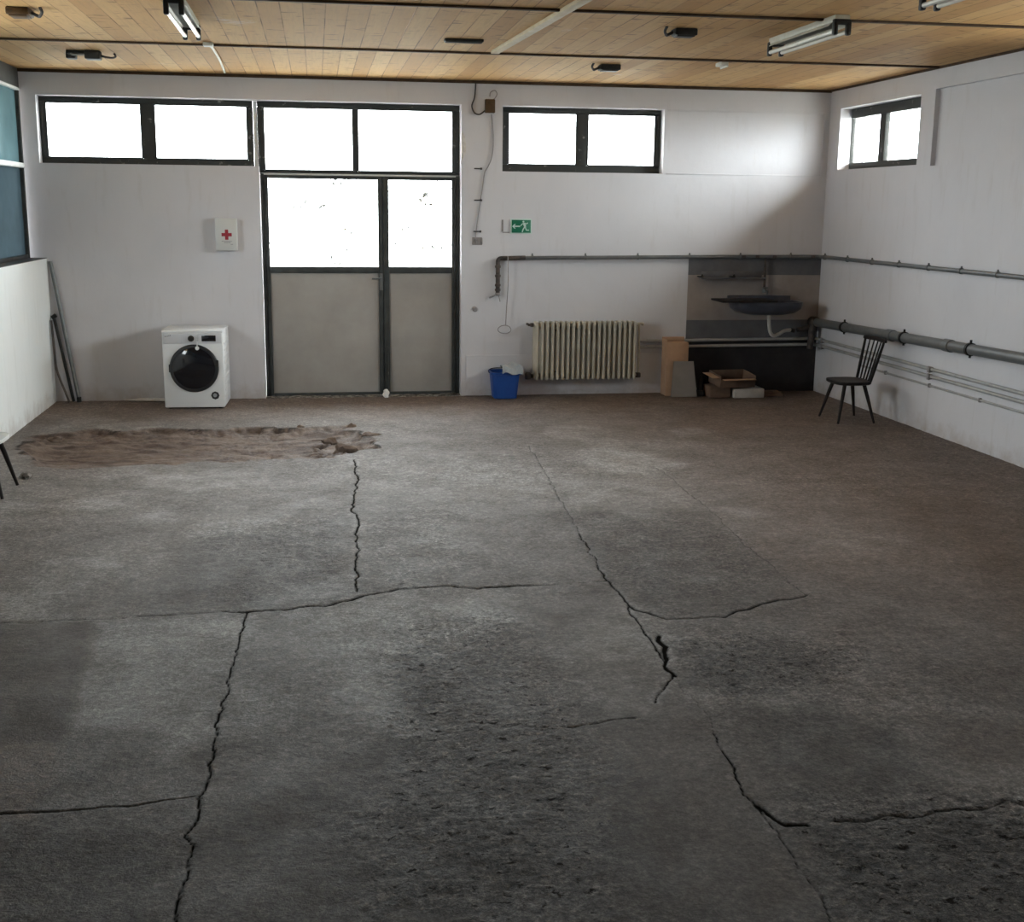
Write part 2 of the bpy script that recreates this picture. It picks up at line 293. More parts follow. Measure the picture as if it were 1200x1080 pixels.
# ------------------------------------------------------------------ mesh building
class MB:
    def __init__(self): self.bm = bmesh.new(); self.mi = 0
    def _faces(self, n0, smooth):
        self.bm.faces.ensure_lookup_table()
        for f in self.bm.faces[n0:]:
            f.smooth = smooth; f.material_index = self.mi
    def box(self, lo, hi, bev=0.0, mat=None, seg=2):
        n0 = len(self.bm.faces)
        lo, hi = Vector(lo), Vector(hi)
        lo, hi = Vector([min(a, b) for a, b in zip(lo, hi)]), Vector([max(a, b) for a, b in zip(lo, hi)])
        g = bmesh.ops.create_cube(self.bm, size=1.0); vs = g['verts']; c = (lo+hi)/2; s = hi-lo
        for v in vs: v.co = Vector((v.co.x*s.x, v.co.y*s.y, v.co.z*s.z))+c
        if bev > 0:
            bev = min(bev, min(s)*0.45)
            es = list({e for v in vs for e in v.link_edges})
            r = bmesh.ops.bevel(self.bm, geom=es, offset=bev, segments=seg, affect='EDGES', profile=0.5)
            vs = list({v for f in r['faces'] for v in f.verts} | {v for v in vs if v.is_valid})
        if mat is not None:
            for v in vs: v.co = mat @ v.co
        self._faces(n0, bev > 0); return self
    def tube(self, pts, r, seg=10, cap=True, closed=False, squash=None):
        n0 = len(self.bm.faces)
        pts = [Vector(p) for p in pts]; n = len(pts)
        rs = r if hasattr(r, '__len__') else [r]*n
        rings = []; prev = None
        for i, p in enumerate(pts):
            if closed: t = pts[(i+1) % n]-pts[i-1]
            else: t = pts[min(i+1, n-1)]-pts[max(i-1, 0)]
            t.normalize()
            if prev is None:
                a = Vector((0, 0, 1)) if abs(t.z) < 0.9 else Vector((1, 0, 0))
                u = t.cross(a).normalized()
            else:
                u = (prev-t*prev.dot(t)).normalized()
            prev = u; v = t.cross(u)
            rings.append([self.bm.verts.new(p+u*math.cos(2*PI*k/seg)*rs[i]+v*math.sin(2*PI*k/seg)*rs[i]*(squash or 1)) for k in range(seg)])
        m = n if closed else n-1
        for i in range(m):
            a, b = rings[i], rings[(i+1) % n]
            for k in range(seg): self.bm.faces.new((a[k], a[(k+1) % seg], b[(k+1) % seg], b[k]))
        if cap and not closed:
            self.bm.faces.new(rings[0][::-1]); self.bm.faces.new(rings[-1])
        self._faces(n0, True); return self
    def lathe(self, prof, origin=(0, 0, 0), axis='Z', seg=32):
        n0 = len(self.bm.faces); o = Vector(origin)
        def pt(r, h, a):
            c, s = r*math.cos(a), r*math.sin(a)
            return o+(Vector((c, s, h)) if axis == 'Z' else Vector((c, -h, s)) if axis == '-Y' else Vector((h, c, s)))
        rings = []
        for r, h in prof:
            rings.append([self.bm.verts.new(pt(r, h, 0))] if r < 1e-6 else [self.bm.verts.new(pt(r, h, 2*PI*k/seg)) for k in range(seg)])
        for a, b in zip(rings, rings[1:]):
            for k in range(seg):
                k2 = (k+1) % seg
                if len(a) == 1 and len(b) == 1: continue
                if len(a) == 1: self.bm.faces.new((a[0], b[k], b[k2]))
                elif len(b) == 1: self.bm.faces.new((a[k], a[k2], b[0]))
                else: self.bm.faces.new((a[k], a[k2], b[k2], b[k]))
        self._faces(n0, True); return self
    def prism(self, poly, d, origin=(0, 0, 0), ex=(1, 0, 0), ey=(0, 0, 1), ez=(0, -1, 0), smooth=False):
        n0 = len(self.bm.faces)
        o, ex, ey, ez = Vector(origin), Vector(ex), Vector(ey), Vector(ez)
        a = [self.bm.verts.new(o+ex*x+ey*y) for x, y in poly]
        b = [self.bm.verts.new(o+ex*x+ey*y+ez*d) for x, y in poly]
        n = len(poly)
        self.bm.faces.new(a[::-1]); self.bm.faces.new(b)
        for i in range(n): self.bm.faces.new((a[i], a[(i+1) % n], b[(i+1) % n], b[i]))
        self._faces(n0, smooth); return self
    def build(self, name, mat, parent=None, world=True, tri_smooth=True):
        bm = self.bm
        if parent is not None and world:
            off = Vector((0, 0, 0)); p = parent
            while p is not None: off += p.location; p = p.parent
            for v in bm.verts: v.co -= off
        bmesh.ops.recalc_face_normals(bm, faces=bm.faces[:])
        me = bpy.data.meshes.new(name); bm.to_mesh(me); bm.free()
        for mt in (mat if isinstance(mat, (list, tuple)) else [mat]): me.materials.append(mt)
        me.set_sharp_from_angle(angle=math.radians(38))
        o = bpy.data.objects.new(name, me); COL.objects.link(o)
        if parent is not None: o.parent = parent
        return o

def tag(o, label, cat, group=None):
    o['label'] = label; o['category'] = cat
    if group: o['group'] = group
    return o
def thing(name, label, cat, loc=(0, 0, 0), rz=0.0, group=None):
    o = bpy.data.objects.new(name, None); COL.objects.link(o); o.empty_display_size = 0.1
    o.location = Vector([float(v) for v in loc]); o.rotation_euler = (0, 0, rz); return tag(o, label, cat, group)
def struct(o, label, cat):
    o['kind'] = 'structure'; return tag(o, label, cat)
def dup(root, loc, rz=None, label=None, group=None):
    r = root.copy(); COL.objects.link(r); r.location = Vector([float(v) for v in loc])
    if rz is not None: r.rotation_euler = (0, 0, rz)
    if label: r['label'] = label
    if group: r['group'] = group
    for ch in list(root.children):
        c = ch.copy(); COL.objects.link(c); c.parent = r
        for g in list(ch.children):
            d = g.copy(); COL.objects.link(d); d.parent = c
    return r
def arc(c, r, a0, a1, n, ax, ay):
    c, ax, ay = Vector(c), Vector(ax), Vector(ay)
    return [c+ax*r*math.cos(a0+(a1-a0)*i/n)+ay*r*math.sin(a0+(a1-a0)*i/n) for i in range(n+1)]
def smooth_path(pts, n=6):
    P = [Vector(p) for p in pts]; P = [P[0]*2-P[1]]+P+[P[-1]*2-P[-2]]; out = []
    for i in range(1, len(P)-2):
        for k in range(n):
            t = k/n; a, b, c, d = P[i-1], P[i], P[i+1], P[i+2]
            out.append(0.5*((2*b)+(c-a)*t+(2*a-5*b+4*c-d)*t*t+(3*b-a-3*c+d)*t**3))
    out.append(P[-2]); return out

# ------------------------------------------------------------------ the setting: floor
def hash2(ix, iy, seed):
    h = (ix.astype(np.int64)*374761393+iy.astype(np.int64)*668265263+seed*974711) & 0x7fffffff
    h = ((h ^ (h >> 13))*1274126177) & 0x7fffffff
    return ((h ^ (h >> 16)) & 0xffff)/65535.0
def vnoise(x, y, seed):
    ix, iy = np.floor(x), np.floor(y); fx, fy = x-ix, y-iy
    fx, fy = fx*fx*(3-2*fx), fy*fy*(3-2*fy); ix, iy = ix.astype(np.int64), iy.astype(np.int64)
    return ((hash2(ix, iy, seed)*(1-fx)+hash2(ix+1, iy, seed)*fx)*(1-fy)+(hash2(ix, iy+1, seed)*(1-fx)+hash2(ix+1, iy+1, seed)*fx)*fy)
def fbm(x, y, s, seed, o=4):
    v = np.zeros_like(x); a, t = 1.0, 0.0
    for k in range(o):
        v += a*vnoise(x*s, y*s, seed+k); t += a; a *= 0.55; s *= 2.1
    return v/t-0.5
def floor_pts(pl): return np.array([F(*p)[:2] for p in pl])
def seg_dist(X, Y, a, b):
    d = b-a; L = max((d**2).sum(), 1e-9)
    t = np.clip(((X-a[0])*d[0]+(Y-a[1])*d[1])/L, 0, 1)
    return np.hypot(X-a[0]-t*d[0], Y-a[1]-t*d[1])
def poly_sd(X, Y, P):
    d = np.full(X.shape, 1e9); ins = np.zeros(X.shape, bool); n = len(P)
    for i in range(n):
        a, b = P[i], P[(i+1) % n]; d = np.minimum(d, seg_dist(X, Y, a, b))
        c = (a[1] > Y) != (b[1] > Y)
        xi = (b[0]-a[0])*(Y-a[1])/(b[1]-a[1]+1e-12)+a[0]
        ins ^= c & (X < xi)
    return np.where(ins, -d, d)
def sstep(e0, e1, v):
    t = np.clip((v-e0)/(e1-e0), 0, 1); return t*t*(3-2*t)

def make_floor():
    xs = np.linspace(XL-0.10, XR+0.10, 1050)
    ys = [0.2]
    while ys[-1] > -10.9:
        Z = 13.3+ys[-1]; ys.append(ys[-1]-min(max(1.05*Z*Z/(FPX*2.05), 0.006), 0.024))
    ys += list(np.arange(-11.0, -16.3, -0.15))
    ys = np.array(ys)[::-1]
    X, Y = np.meshgrid(xs, ys); nx, ny = len(xs), len(ys)
    Zh = fbm(X, Y, 0.6, 3, 3)*0.010+fbm(X, Y, 6.0, 9, 3)*0.003
    crack_and_shade = np.zeros(X.shape)
    WX, WY = fbm(X, Y, 9.0, 311, 4)*0.035, fbm(X, Y, 9.0, 331, 4)*0.035
    halo = np.zeros(X.shape)
    def region(P, pad):
        i0, i1 = np.searchsorted(xs, [P[:, 0].min()-pad, P[:, 0].max()+pad]); j0, j1 = np.searchsorted(ys, [P[:, 1].min()-pad, P[:, 1].max()+pad])
        return slice(j0, max(j1, j0+1)), slice(i0, max(i1, i0+1))
    def add_crack(pl, w, strength=1.0, jit=0.012, depth=0.012, seed=0):
        P = floor_pts(pl); Q = [P[0]]
        r = np.random.default_rng(seed)
        for a, b in zip(P, P[1:]):
            n = max(1, int(np.hypot(*(b-a))/0.07))
            for k in range(1, n+1):
                q = a+(b-a)*k/n
                if k < n: q = q+r.normal(0, jit, 2)
                Q.append(q)
        Q = np.array(Q)
        for a, b in zip(Q, Q[1:]):
            s = region(np.array([a, b]), 0.08)
            sx, sy = X[s], Y[s]
            if sx.size == 0: continue
            ww = w*(0.75+1.1*np.clip(fbm(sx, sy, 3.0, 40+seed, 2)+0.25, 0, 1))
            d = seg_dist(sx+WX[s], sy+WY[s], a, b)
            g = strength*np.exp(-(d/(ww*.75))**2)
            crack_and_shade[s] = np.maximum(crack_and_shade[s], g); halo[s] = np.maximum(halo[s], strength*np.exp(-(d/.045)**2))
    cr = [
     ([(415,538),(419,560),(416,582),(412,596),(419,606),(418,640),(416,665),(419,693)], .013, .95, .008),
     ([(150,601),(240,598),(330,597),(412,596)], .010, .40, .006),
     ([(0,730),(90,726),(180,721),(260,716)], .010, .55, .008),
     ([(260,716),(330,714),(380,710),(430,697),(470,690),(515,686),(560,689),(620,686)], .012, 1.0, .010),
     ([(620,686),(680,683),(712,680)], .009, .7, .006),
     ([(289,717),(281,745),(271,790),(262,830),(251,880),(246,905),(238,925),(230,935)], .009, .95, .009),
     ([(230,935),(226,965),(219,1005),(212,1045),(204,1090)], .011, 1.0, .009),
     ([(-10,955),(60,950),(120,946),(190,938),(232,932)], .007, .95, .006),
     ([(620,522),(640,555),(660,592),(680,625)], .010, .55, .006),
     ([(680,625),(700,660),(715,682),(735,708),(752,735),(768,757),(782,777)], .011, .85, .008),
     ([(735,708),(760,718),(782,726),(850,723),(860,717),(900,705),(945,697)], .014, .75, .018),
     ([(770,548),(830,595),(870,635),(910,668),(945,697)], .010, .50, .008),
     ([(787,790),(778,808),(768,823)], .010, .9, .006),
     ([(787,790),(800,808),(822,830),(838,858)], .007, .40, .006),
     ([(600,849),(650,850),(700,846),(745,842)], .007, .5, .010),
     ([(838,858),(850,885),(868,920),(885,942)], .008, .9, .008),
     ([(885,942),(903,955),(925,967),(947,966)], .014, 1.0, .012),
     ([(885,942),(900,962),(930,1000),(950,1030),(968,1055),(985,1090)], .010, .7, .010),
     ([(980,960),(1040,953),(1100,950),(1210,944)], .012, .6, .022),
     ([(1030,545),(1036,570),(1020,592)], .008, .35, .003),
     ([(772,745),(778,765),(784,785),(790,792)], .022, 1.0, .014),
    ]
    for k, (pl, w, st, jit) in enumerate(cr): add_crack(pl, w*(1.05 if k in (1, 2, 3, 4, 10, 14) else .72), st*.92, jit, seed=k)
    Zh -= 0.011*crack_and_shade
    def blob(pl, soft=0.15, warp=0.15, seed=0):
        return sstep(soft, -soft, poly_sd(X+fbm(X, Y, 1.6, seed, 4)*warp*2, Y+fbm(X, Y, 1.6, seed+50, 4)*warp*2, floor_pts(pl)))
    # broken-out trench with earth in it
    trench = floor_pts([(26,541),(20,527),(45,512),(72,507),(110,504),(200,503),(300,501),(390,499),(428,502),(441,513),(441,522),(424,526),(395,534),(330,538),(262,541),(150,544),(85,547),(42,546)])
    sd = poly_sd(X+fbm(X, Y, 3.0, 70, 5)*0.40, Y+fbm(X, Y, 3.4, 90, 5)*0.42, trench)
    inside = sstep(0.02, -0.10, sd); deep = sstep(0.0, -0.30, sd)
    lumps = fbm(X*0.6, Y*1.6, 2.6, 21, 4)*0.10+np.abs(fbm(X, Y, 7.0, 33, 3))*0.035
    Zh += -inside*(0.045+0.030*deep)+inside*np.clip(lumps, -0.03, 0.05)
    earth = np.clip(sstep(0.05, -0.03, sd)*0.95, 0, 1)
    rim = np.exp(-(sd/0.025)**2)*sstep(0.0, 0.16, fbm(X, Y, 3.3, 61, 3)+0.06); crack_and_shade = np.maximum(crack_and_shade, rim*0.55)  # shading along the trench lip, put into the dark colour
    edge_shade = sstep(-0.16, -0.03, sd)*inside*sstep(-2.5, -2.2, Y)*sstep(-0.10, 0.12, fbm(X, Y*1.5, 8.0, 75, 4)); crack_and_shade = np.maximum(crack_and_shade, edge_shade*0.55)  # depth shade at the back of the trench, painted dark
    holes = inside*sstep(0.07, 0.17, fbm(X, Y*1.5, 5.5, 421, 4))*sstep(-1.5, 0.3, X+fbm(X, Y, 1.5, 425, 2)); crack_and_shade = np.maximum(crack_and_shade, holes*0.42); Zh -= holes*0.03
    small = sstep(0.0, -0.05, poly_sd(X+fbm(X, Y, 9., 5, 3)*.08, Y+fbm(X, Y, 9., 6, 3)*.08, floor_pts([(19,556),(28,552),(36,555),(35,561),(25,563)])))
    Zh -= 0.04*small; crack_and_shade = np.maximum(crack_and_shade, small*0.7)
    # warm dust along the back wall and brown smears
    warm = 0.75*sstep(-1.9, -0.2, Y+fbm(X, Y, 0.8, 15, 4)*1.6)
    warm = np.maximum(warm, 0.75*blob([(790,478),(960,470),(1000,495),(850,512),(760,500)], .25, .3, 4))
    warm = np.maximum(warm, 0.6*blob([(-60,728),(108,728),(98,780),(72,870),(40,960),(-60,960)], .05, .03, 8))
    warm = np.maximum(warm, 0.45*sstep(1.8, 3.6, X+fbm(X, Y, 0.6, 25, 4)*1.5))
    stain_falloff = 0.5*blob([(640,598),(828,596),(945,697),(860,720),(780,726),(735,705)], .06, .05, 12)
    stain_falloff = np.maximum(stain_falloff, 0.75*blob([(-60,728),(108,728),(98,780),(72,870),(-60,876)], .04, .02, 8))
    stain_falloff = np.maximum(stain_falloff, 0.8*blob([(870,835),(960,828),(1080,870),(1110,930),(960,945),(880,900)], .12, .14, 16))
    stain_falloff = np.maximum(stain_falloff, 0.60*blob([(-100,960),(215,960),(200,1120),(-100,1120)], .10, .10, 81))  # front left corner darkened, light falloff put into the floor colour
    stain_falloff = np.maximum(stain_falloff, 0.75*blob([(465,770),(510,755),(525,800),(500,845),(470,830)], .06, .12, 18))
    stain_falloff = np.maximum(stain_falloff, 0.6*blob([(200,640),(420,600),(415,692),(330,712),(210,712)], .12, .15, 22))
    stain_falloff = np.maximum(stain_falloff, 0.7*blob([(780,755),(900,750),(980,790),(900,815),(800,805)], .08, .12, 27))
    stain_falloff = np.maximum(stain_falloff, 0.75*blob([(960,960),(1250,950),(1300,1120),(990,1120)], .15, .15, 31))  # dark pitted area, deepened further for the dim light at the front
    stain_falloff = np.maximum(stain_falloff, 0.40*blob([(240,955),(620,880),(780,940),(900,1100),(220,1100)], .3, .4, 37))  # broad front darkening, the falling light painted into the concrete
    stain_falloff = np.maximum(stain_falloff, 0.35*blob([(980,700),(1300,640),(1300,900),(1080,850)], .4, .4, 39))
    dust_sheen = 0.75*blob([(110,732),(285,722),(262,825),(180,900),(120,860),(75,850)], .12, .22, 41)  # this pale patch and the next also hold floor sheen as colour
    dust_sheen = np.maximum(dust_sheen, 0.70*blob([(330,716),(430,700),(560,694),(600,720),(470,770),(420,860),(360,800)], .15, .25, 43))
    dust_sheen = np.maximum(dust_sheen, 0.55*blob([(285,712),(420,660),(430,690),(400,706)], .08, .12, 45))
    dust_sheen = np.maximum(dust_sheen, 0.55*blob([(660,530),(740,525),(810,545),(780,560),(690,552)], .15, .25, 47))
    dust_sheen = np.maximum(dust_sheen, 0.65*blob([(780,503),(820,500),(850,506),(800,512)], .08, .12, 49))
    dust_sheen = np.maximum(dust_sheen, 0.10*blob([(430,540),(620,530),(700,670),(440,690)], .2, .3, 51))
    dust_sheen = np.maximum(dust_sheen, 0.55*halo*sstep(-0.06, 0.16, fbm(X, Y, 2.6, 401, 4))*(1-crack_and_shade))  # edge highlights along the broken slabs painted as pale rims
    dust_sheen = np.maximum(dust_sheen, 0.35*sstep(0.06, 0.24, fbm(X, Y, 1.3, 411, 5)))
    spall = 0.25+0.9*np.maximum(0, fbm(X, Y, 0.5, 55, 3)+0.05)
    for pl, a, s in (([(470,700),(640,730),(760,830),(800,960),(760,1120),(420,1120),(440,900),(400,760)], .95, 57),
                     ([(900,940),(1280,930),(1300,1150),(980,1150)], 1.05, 59), ([(780,745),(980,740),(1000,810),(830,830)], .95, 63),
                     ([(220,620),(412,600),(415,690),(300,710)], .7, 65), ([(650,600),(830,600),(930,700),(770,720)], .65, 67),
                     ([(430,590),(560,590),(560,690),(430,690)], .7, 69)):
        spall = np.maximum(spall, a*blob(pl, .2, .3, s))
    spall = np.clip(spall*(1-0.8*blob([(610,700),(715,690),(835,860),(960,1060),(760,1080),(700,900)], .2, .15, 71))*(1-.9*blob([(-60,728),(108,728),(72,870),(-60,950)], .05, .03, 8)), 0, 1)
    Zh += spall*(1-earth)*(fbm(X, Y, 16.0, 201, 2)*0.010+fbm(X, Y, 38.0, 207, 2)*0.006)
    me = bpy.data.meshes.new('floor')
    nv = nx*ny; me.vertices.add(nv)
    me.vertices.foreach_set('co', np.stack([X, Y, Zh], -1).astype(np.float32).ravel())
    idx = np.arange(nv).reshape(ny, nx)
    q = np.stack([idx[:-1, :-1], idx[:-1, 1:], idx[1:, 1:], idx[1:, :-1]], -1).reshape(-1, 4)
    nf = len(q); me.loops.add(nf*4); me.polygons.add(nf)
    me.loops.foreach_set('vertex_index', q.astype(np.int32).ravel())
    me.polygons.foreach_set('loop_start', (np.arange(nf)*4).astype(np.int32))
    me.polygons.foreach_set('loop_total', np.full(nf, 4, np.int32))
    me.polygons.foreach_set('use_smooth', np.ones(nf, bool))
    me.update(calc_edges=True)
    for n, v in (('crack_and_shade', crack_and_shade), ('earth', earth), ('warm', warm), ('stain_falloff', stain_falloff), ('dust_sheen', dust_sheen), ('spall', spall)):
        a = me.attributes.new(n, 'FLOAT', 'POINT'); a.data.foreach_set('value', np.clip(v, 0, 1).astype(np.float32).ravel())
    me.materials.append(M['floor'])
    o = bpy.data.objects.new('floor', me); COL.objects.link(o)
    struct(o, 'cracked grey concrete floor with a broken-out trench along the left', 'floor')
make_floor()

# ------------------------------------------------------------------ walls, ceiling
def grid_wall(name, mats, us, vs, cell, place, label):
    """us, vs: cut lines; cell(u, v) -> material index or None (opening); place(u, v, t) -> point, t = 0 inner face, 1 outer face"""
    bm = bmesh.new(); us, vs = sorted(set(us)), sorted(set(vs))
    C = [[cell((a+b)/2, (c+d)/2) for c, d in zip(vs, vs[1:])] for a, b in zip(us, us[1:])]
    cache = {}
    def V(u, v, t):
        k = (round(u, 5), round(v, 5), t)
        if k not in cache: cache[k] = bm.verts.new(place(u, v, t))
        return cache[k]
    nu, nv = len(us)-1, len(vs)-1
    for i in range(nu):
        for j in range(nv):
            if C[i][j] is None: continue
            a, b, c, d = us[i], us[i+1], vs[j], vs[j+1]
            f = bm.faces.new((V(a, c, 0), V(b, c, 0), V(b, d, 0), V(a, d, 0))); f.material_index = C[i][j]
            bm.faces.new((V(a, c, 1), V(a, d, 1), V(b, d, 1), V(b, c, 1)))
            for (di, dj, e) in ((-1, 0, ((a, c), (a, d))), (1, 0, ((b, d), (b, c))), (0, -1, ((b, c), (a, c))), (0, 1, ((a, d), (b, d)))):
                ii, jj = i+di, j+dj
                if 0 <= ii < nu and 0 <= jj < nv and C[ii][jj] is not None: continue
                (p, q), (r, s) = e
                bm.faces.new((V(p, q, 0), V(r, s, 0), V(r, s, 1), V(p, q, 1)))
    bmesh.ops.recalc_face_normals(bm, faces=bm.faces[:])
    me = bpy.data.meshes.new(name); bm.to_mesh(me); bm.free()
    for m in mats: me.materials.append(m)
    o = bpy.data.objects.new(name, me); COL.objects.link(o)
    return struct(o, label, 'wall')

ZS, ZT = 2.440, 3.105           # sill and head of the high windows
W1A, W1B, DA, DB = -2.690, -0.515, -0.515, 1.604
W3A, W3B = 2.047, 3.827
PX = 4.16                        # left edge of the painted corner
def back_cell(u, v):
    if W1A < u < W1B and ZS < v < ZT: return None
    if DA < u < DB and v < ZT: return None
    if W3A < u < W3B and 2.425 < v < ZT: return None
    if u > PX and v < XR:
        if v < 0.60: return 2
        if 0.60 < v < 0.822: return 1
        if 0.822 < v < 1.327: return 3
        if 1.327 < v < 1.545: return 1
    return 0
TW = 0.30
grid_wall('wall_back', [M['wall'], M['wall_grey'], M['wall_black'], M['wall_beige']],
          [-3.05, W1A, W1B, DA, DB, W3A, W3B, PX, XR+TW], [-0.12, 0.0, 0.60, 0.822, 1.327, 1.545, 2.425, ZS, ZT, H],
          back_cell, lambda u, v, t: (u, t*TW, v), 'white painted back wall with high windows and a dark painted corner')
N_Y, N_Z0, N_Z1 = -2.362, 2.468, 3.157
W4A, W4B, W4S, W4T = -2.09, -0.28, 2.484, 3.134
W6_ADDED = [(-7.1, -4.5)]; Z6 = 2.1  # unseen window, added to throw light on the parapet and back wall
def right_cell(u, v):
    if W4A < u < W4B and W4S < v < W4T: return None
    for a, b in W6_ADDED:
        if a < u < b and Z6 < v < ZT: return None
    if -4.3 < u < N_Y and N_Z0 < v < N_Z1: return None
    return 0
grid_wall('wall_right', [M['wall']], [-16.0, 0.0, W4A, W4B, N_Y, -4.3]+[q for p in W6_ADDED for q in p], [-0.12, W4S, W4T, N_Z0, N_Z1, Z6, ZT, H],
          right_cell, lambda u, v, t: (XR+t*TW, u, v), 'long white right wall with pipes along it and a high window')
o = MB().box((XR+0.045, -4.3, N_Z0), (XR+TW, N_Y, N_Z1)).build('trim_1', M['wall'])
struct(o, 'white infill panel set back in the blocked opening of the right wall', 'wall panel')
PT = 1.487
o = MB().box((-3.05, -16.0, -0.12), (XL, 0.0, PT)).build('wall_left', M['wall_lit'])
struct(o, 'low white parapet wall below the glazing on the left', 'wall')
o = MB().box((-3.05, -16.3, -0.12), (XR+TW, -16.0, H)).build('wall_front', M['wall'])
struct(o, 'plain white wall closing the hall behind the camera', 'wall')
o = MB().box((-3.9, -16.9, H), (XR+1.0, 1.0, H+0.18)).build('ceiling', M['ceiling'])
struct(o, 'pine board ceiling of the hall', 'ceiling')
o = MB().box((-30, -40, -0.42), (40, 40, -0.22)).build('courtyard', M['yard'])
struct(o, 'pale paving outside the windows', 'ground')
# dark strips across the ceiling and along its edge
for k, y in enumerate((-2.40, -4.845, -7.29, -9.74, -12.19)):
    o = MB().box((XL-0.2, y-0.022, H-0.016), (XR, y+0.022, H+0.01), 0.003).build('trim_%d' % (2+k), M['brown_strip'])
    struct(o, ('dark strip across the ceiling nearest the back wall', 'second dark ceiling strip from the back wall', 'third dark ceiling strip from the back wall, above the picture',
               'fourth dark ceiling strip from the back wall', 'fifth dark ceiling strip from the back wall')[k], 'ceiling strip')
o = MB().box((XL-0.2, -0.020, H-0.030), (XR, 0.0, H), 0.004).build('trim_7', M['brown_strip'])
struct(o, 'dark brown strip where the back wall meets the ceiling', 'trim')
o = MB().box((XR-0.016, -16, H-0.022), (XR, -0.02, H), 0.004).build('trim_8', M['brown_strip'])
struct(o, 'dark brown strip where the right wall meets the ceiling', 'trim')
# faint blocked-up opening on the back wall: a slightly raised rectangle of plaster lines
def rect_lines(name, x0, x1, z0, z1, t, label):
    mb = MB()
    mb.box((x0, -0.010, z1-t), (x1, 0.0, z1+t), 0.003); mb.box((x0, -0.006, z0-t*.6), (x1, 0.0, z0+t*.6), 0.002); mb.box((x1-t, -0.012, z0), (x1+t, 0.0, z1), 0.003)
    return struct(mb.build(name, M['wall']), label, 'trim')
rect_lines('trim_9', 3.86, 5.66, 2.425, 3.10, 0.012, 'plaster edge of the blocked window right of the high window')
# plinth ledge low on the back wall, crumbled along the floor
mb = MB(); xa, xb, n = 1.66, PX-0.02, 70
top, bot = [], []
for i in range(n+1):
    x = xa+(xb-xa)*i/n
    top.append((x, 0.447)); bot.append((x, (0.03+0.035*random.random()*(0.3+0.7*abs(math.sin(i*0.5)))) if x > 2.2 else 0.004))
mb.prism(bot+top[::-1], 0.022, (0, 0.002, 0))
struct(mb.build('baseboard_back', M['wall']), 'low white plaster ledge with a crumbled lower edge behind the radiator', 'baseboard')

# ------------------------------------------------------------------ windows and door
YF, YD = 0.13, 0.055            # frame front face, frame depth
def fbox(mb, x0, x1, z0, z1, y0=YF, y1=YF+YD, bev=0.006): mb.box((x0, y0, z0), (x1, y1, z1), bev)
def px_x(px, py=160): return float(B(px, py, YF)[0])
def px_z(py, px): return float(B(px, py, YF)[2])
def window(name, label, x0, x1, z0, z1, panes, glass='glass'):
    mb = MB()
    pa, pb = panes[0], panes[-1]
    zt, zb = pa[3], pa[2]
    fbox(mb, x0, x1, zt, z1); fbox(mb, x0, x1, z0, zb); fbox(mb, x0, pa[0], zb, zt); fbox(mb, pb[1], x1, zb, zt)
    for p, q in zip(panes, panes[1:]): fbox(mb, p[1], q[0], zb, zt)
    root = struct(mb.build(name, M['steel_chip']), label, 'window')
    for p in panes:
        MB().box((p[0]-.004, YF+.02, p[2]-.004), (p[1]+.004, YF+.026, p[3]+.004)).build('glass_pane', M[glass], root)
        mb = MB(); t = 0.012                                       # glazing bead round the pane
        for a in ((p[0], p[0]+t, p[2], p[3]), (p[1]-t, p[1], p[2], p[3]), (p[0], p[1], p[2], p[2]+t), (p[0], p[1], p[3]-t, p[3])): mb.box((a[0], YF-.004, a[2]), (a[1], YF+.019, a[3]), .003)
        mb.build('glazing_bead', M['steel_dark'], root)
    return root
zt, zb = px_z(120, 110), px_z(186, 175)
window('window_1', 'long high window of two panes left of the door', W1A+.002, px_x(297), ZS+.002, ZT-.003,
       [(px_x(54, 150), px_x(166, 150), zb, zt), (px_x(181, 150), px_x(290, 150), zb, zt)])
zt, zb = px_z(126, 360), px_z(201, 420)
o = MB().box((px_x(297.3), YF+.012, ZS+.002), (px_x(301.8), YF+.05, ZT-.003), .002).build('trim_11', M['white_trim']); struct(o, 'narrow white strip standing for the bright gap between the left window and the fanlight', 'trim')  # opaque white strip painted for daylight between the two frames
window('window_2', 'two pane fanlight above the double door', px_x(302), DB-.004, px_z(204.0, 420), ZT-.003,
       [(px_x(309), px_x(414), zb, zt), (px_x(419), px_x(531), zb, zt)])
zt, zb = px_z(133, 680), px_z(194, 680)
window('window_3', 'high window of two panes right of the door', W3A+.003, W3B-.003, 2.428, ZT-.003,
       [(px_x(595.5), px_x(676), zb, zt), (px_x(688.5), px_x(768), zb, zt)])

# window in the right wall
def right_window(name, label, ya, yb, za, zb, panes):
    mb = MB(); x0, x1 = XR+YF, XR+YF+YD
    bx = lambda p, q, r, s: mb.box((x0, p, r), (x1, q, s), .006)
    P0, P1 = panes[0], panes[-1]
    bx(ya, yb, P0[3], zb); bx(ya, yb, za, P0[2]); bx(ya, P0[0], P0[2], P0[3]); bx(P1[1], yb, P0[2], P0[3])
    for p, q in zip(panes, panes[1:]): bx(p[1], q[0], P0[2], P0[3])
    root = struct(mb.build(name, M['steel_chip']), label, 'window')
    for p in panes:
        MB().box((x0+.02, p[0]-.004, p[2]-.004), (x0+.026, p[1]+.004, p[3]+.004)).build('glass_pane', M['glass'], root)
xf = XR+YF
y1, y2, y3, y4 = [float(RW(p, 160, xf)[1]) for p in (989, 1030, 1036.5, 1078)]
right_window('window_4', 'high window of two panes in the right wall near the corner', W4A+.002, W4B-.002, W4S+.002, W4T-.002,
             [(-2.03, y3, W4S+.075, W4T-.10), (y2, y1, W4S+.075, W4T-.10)])
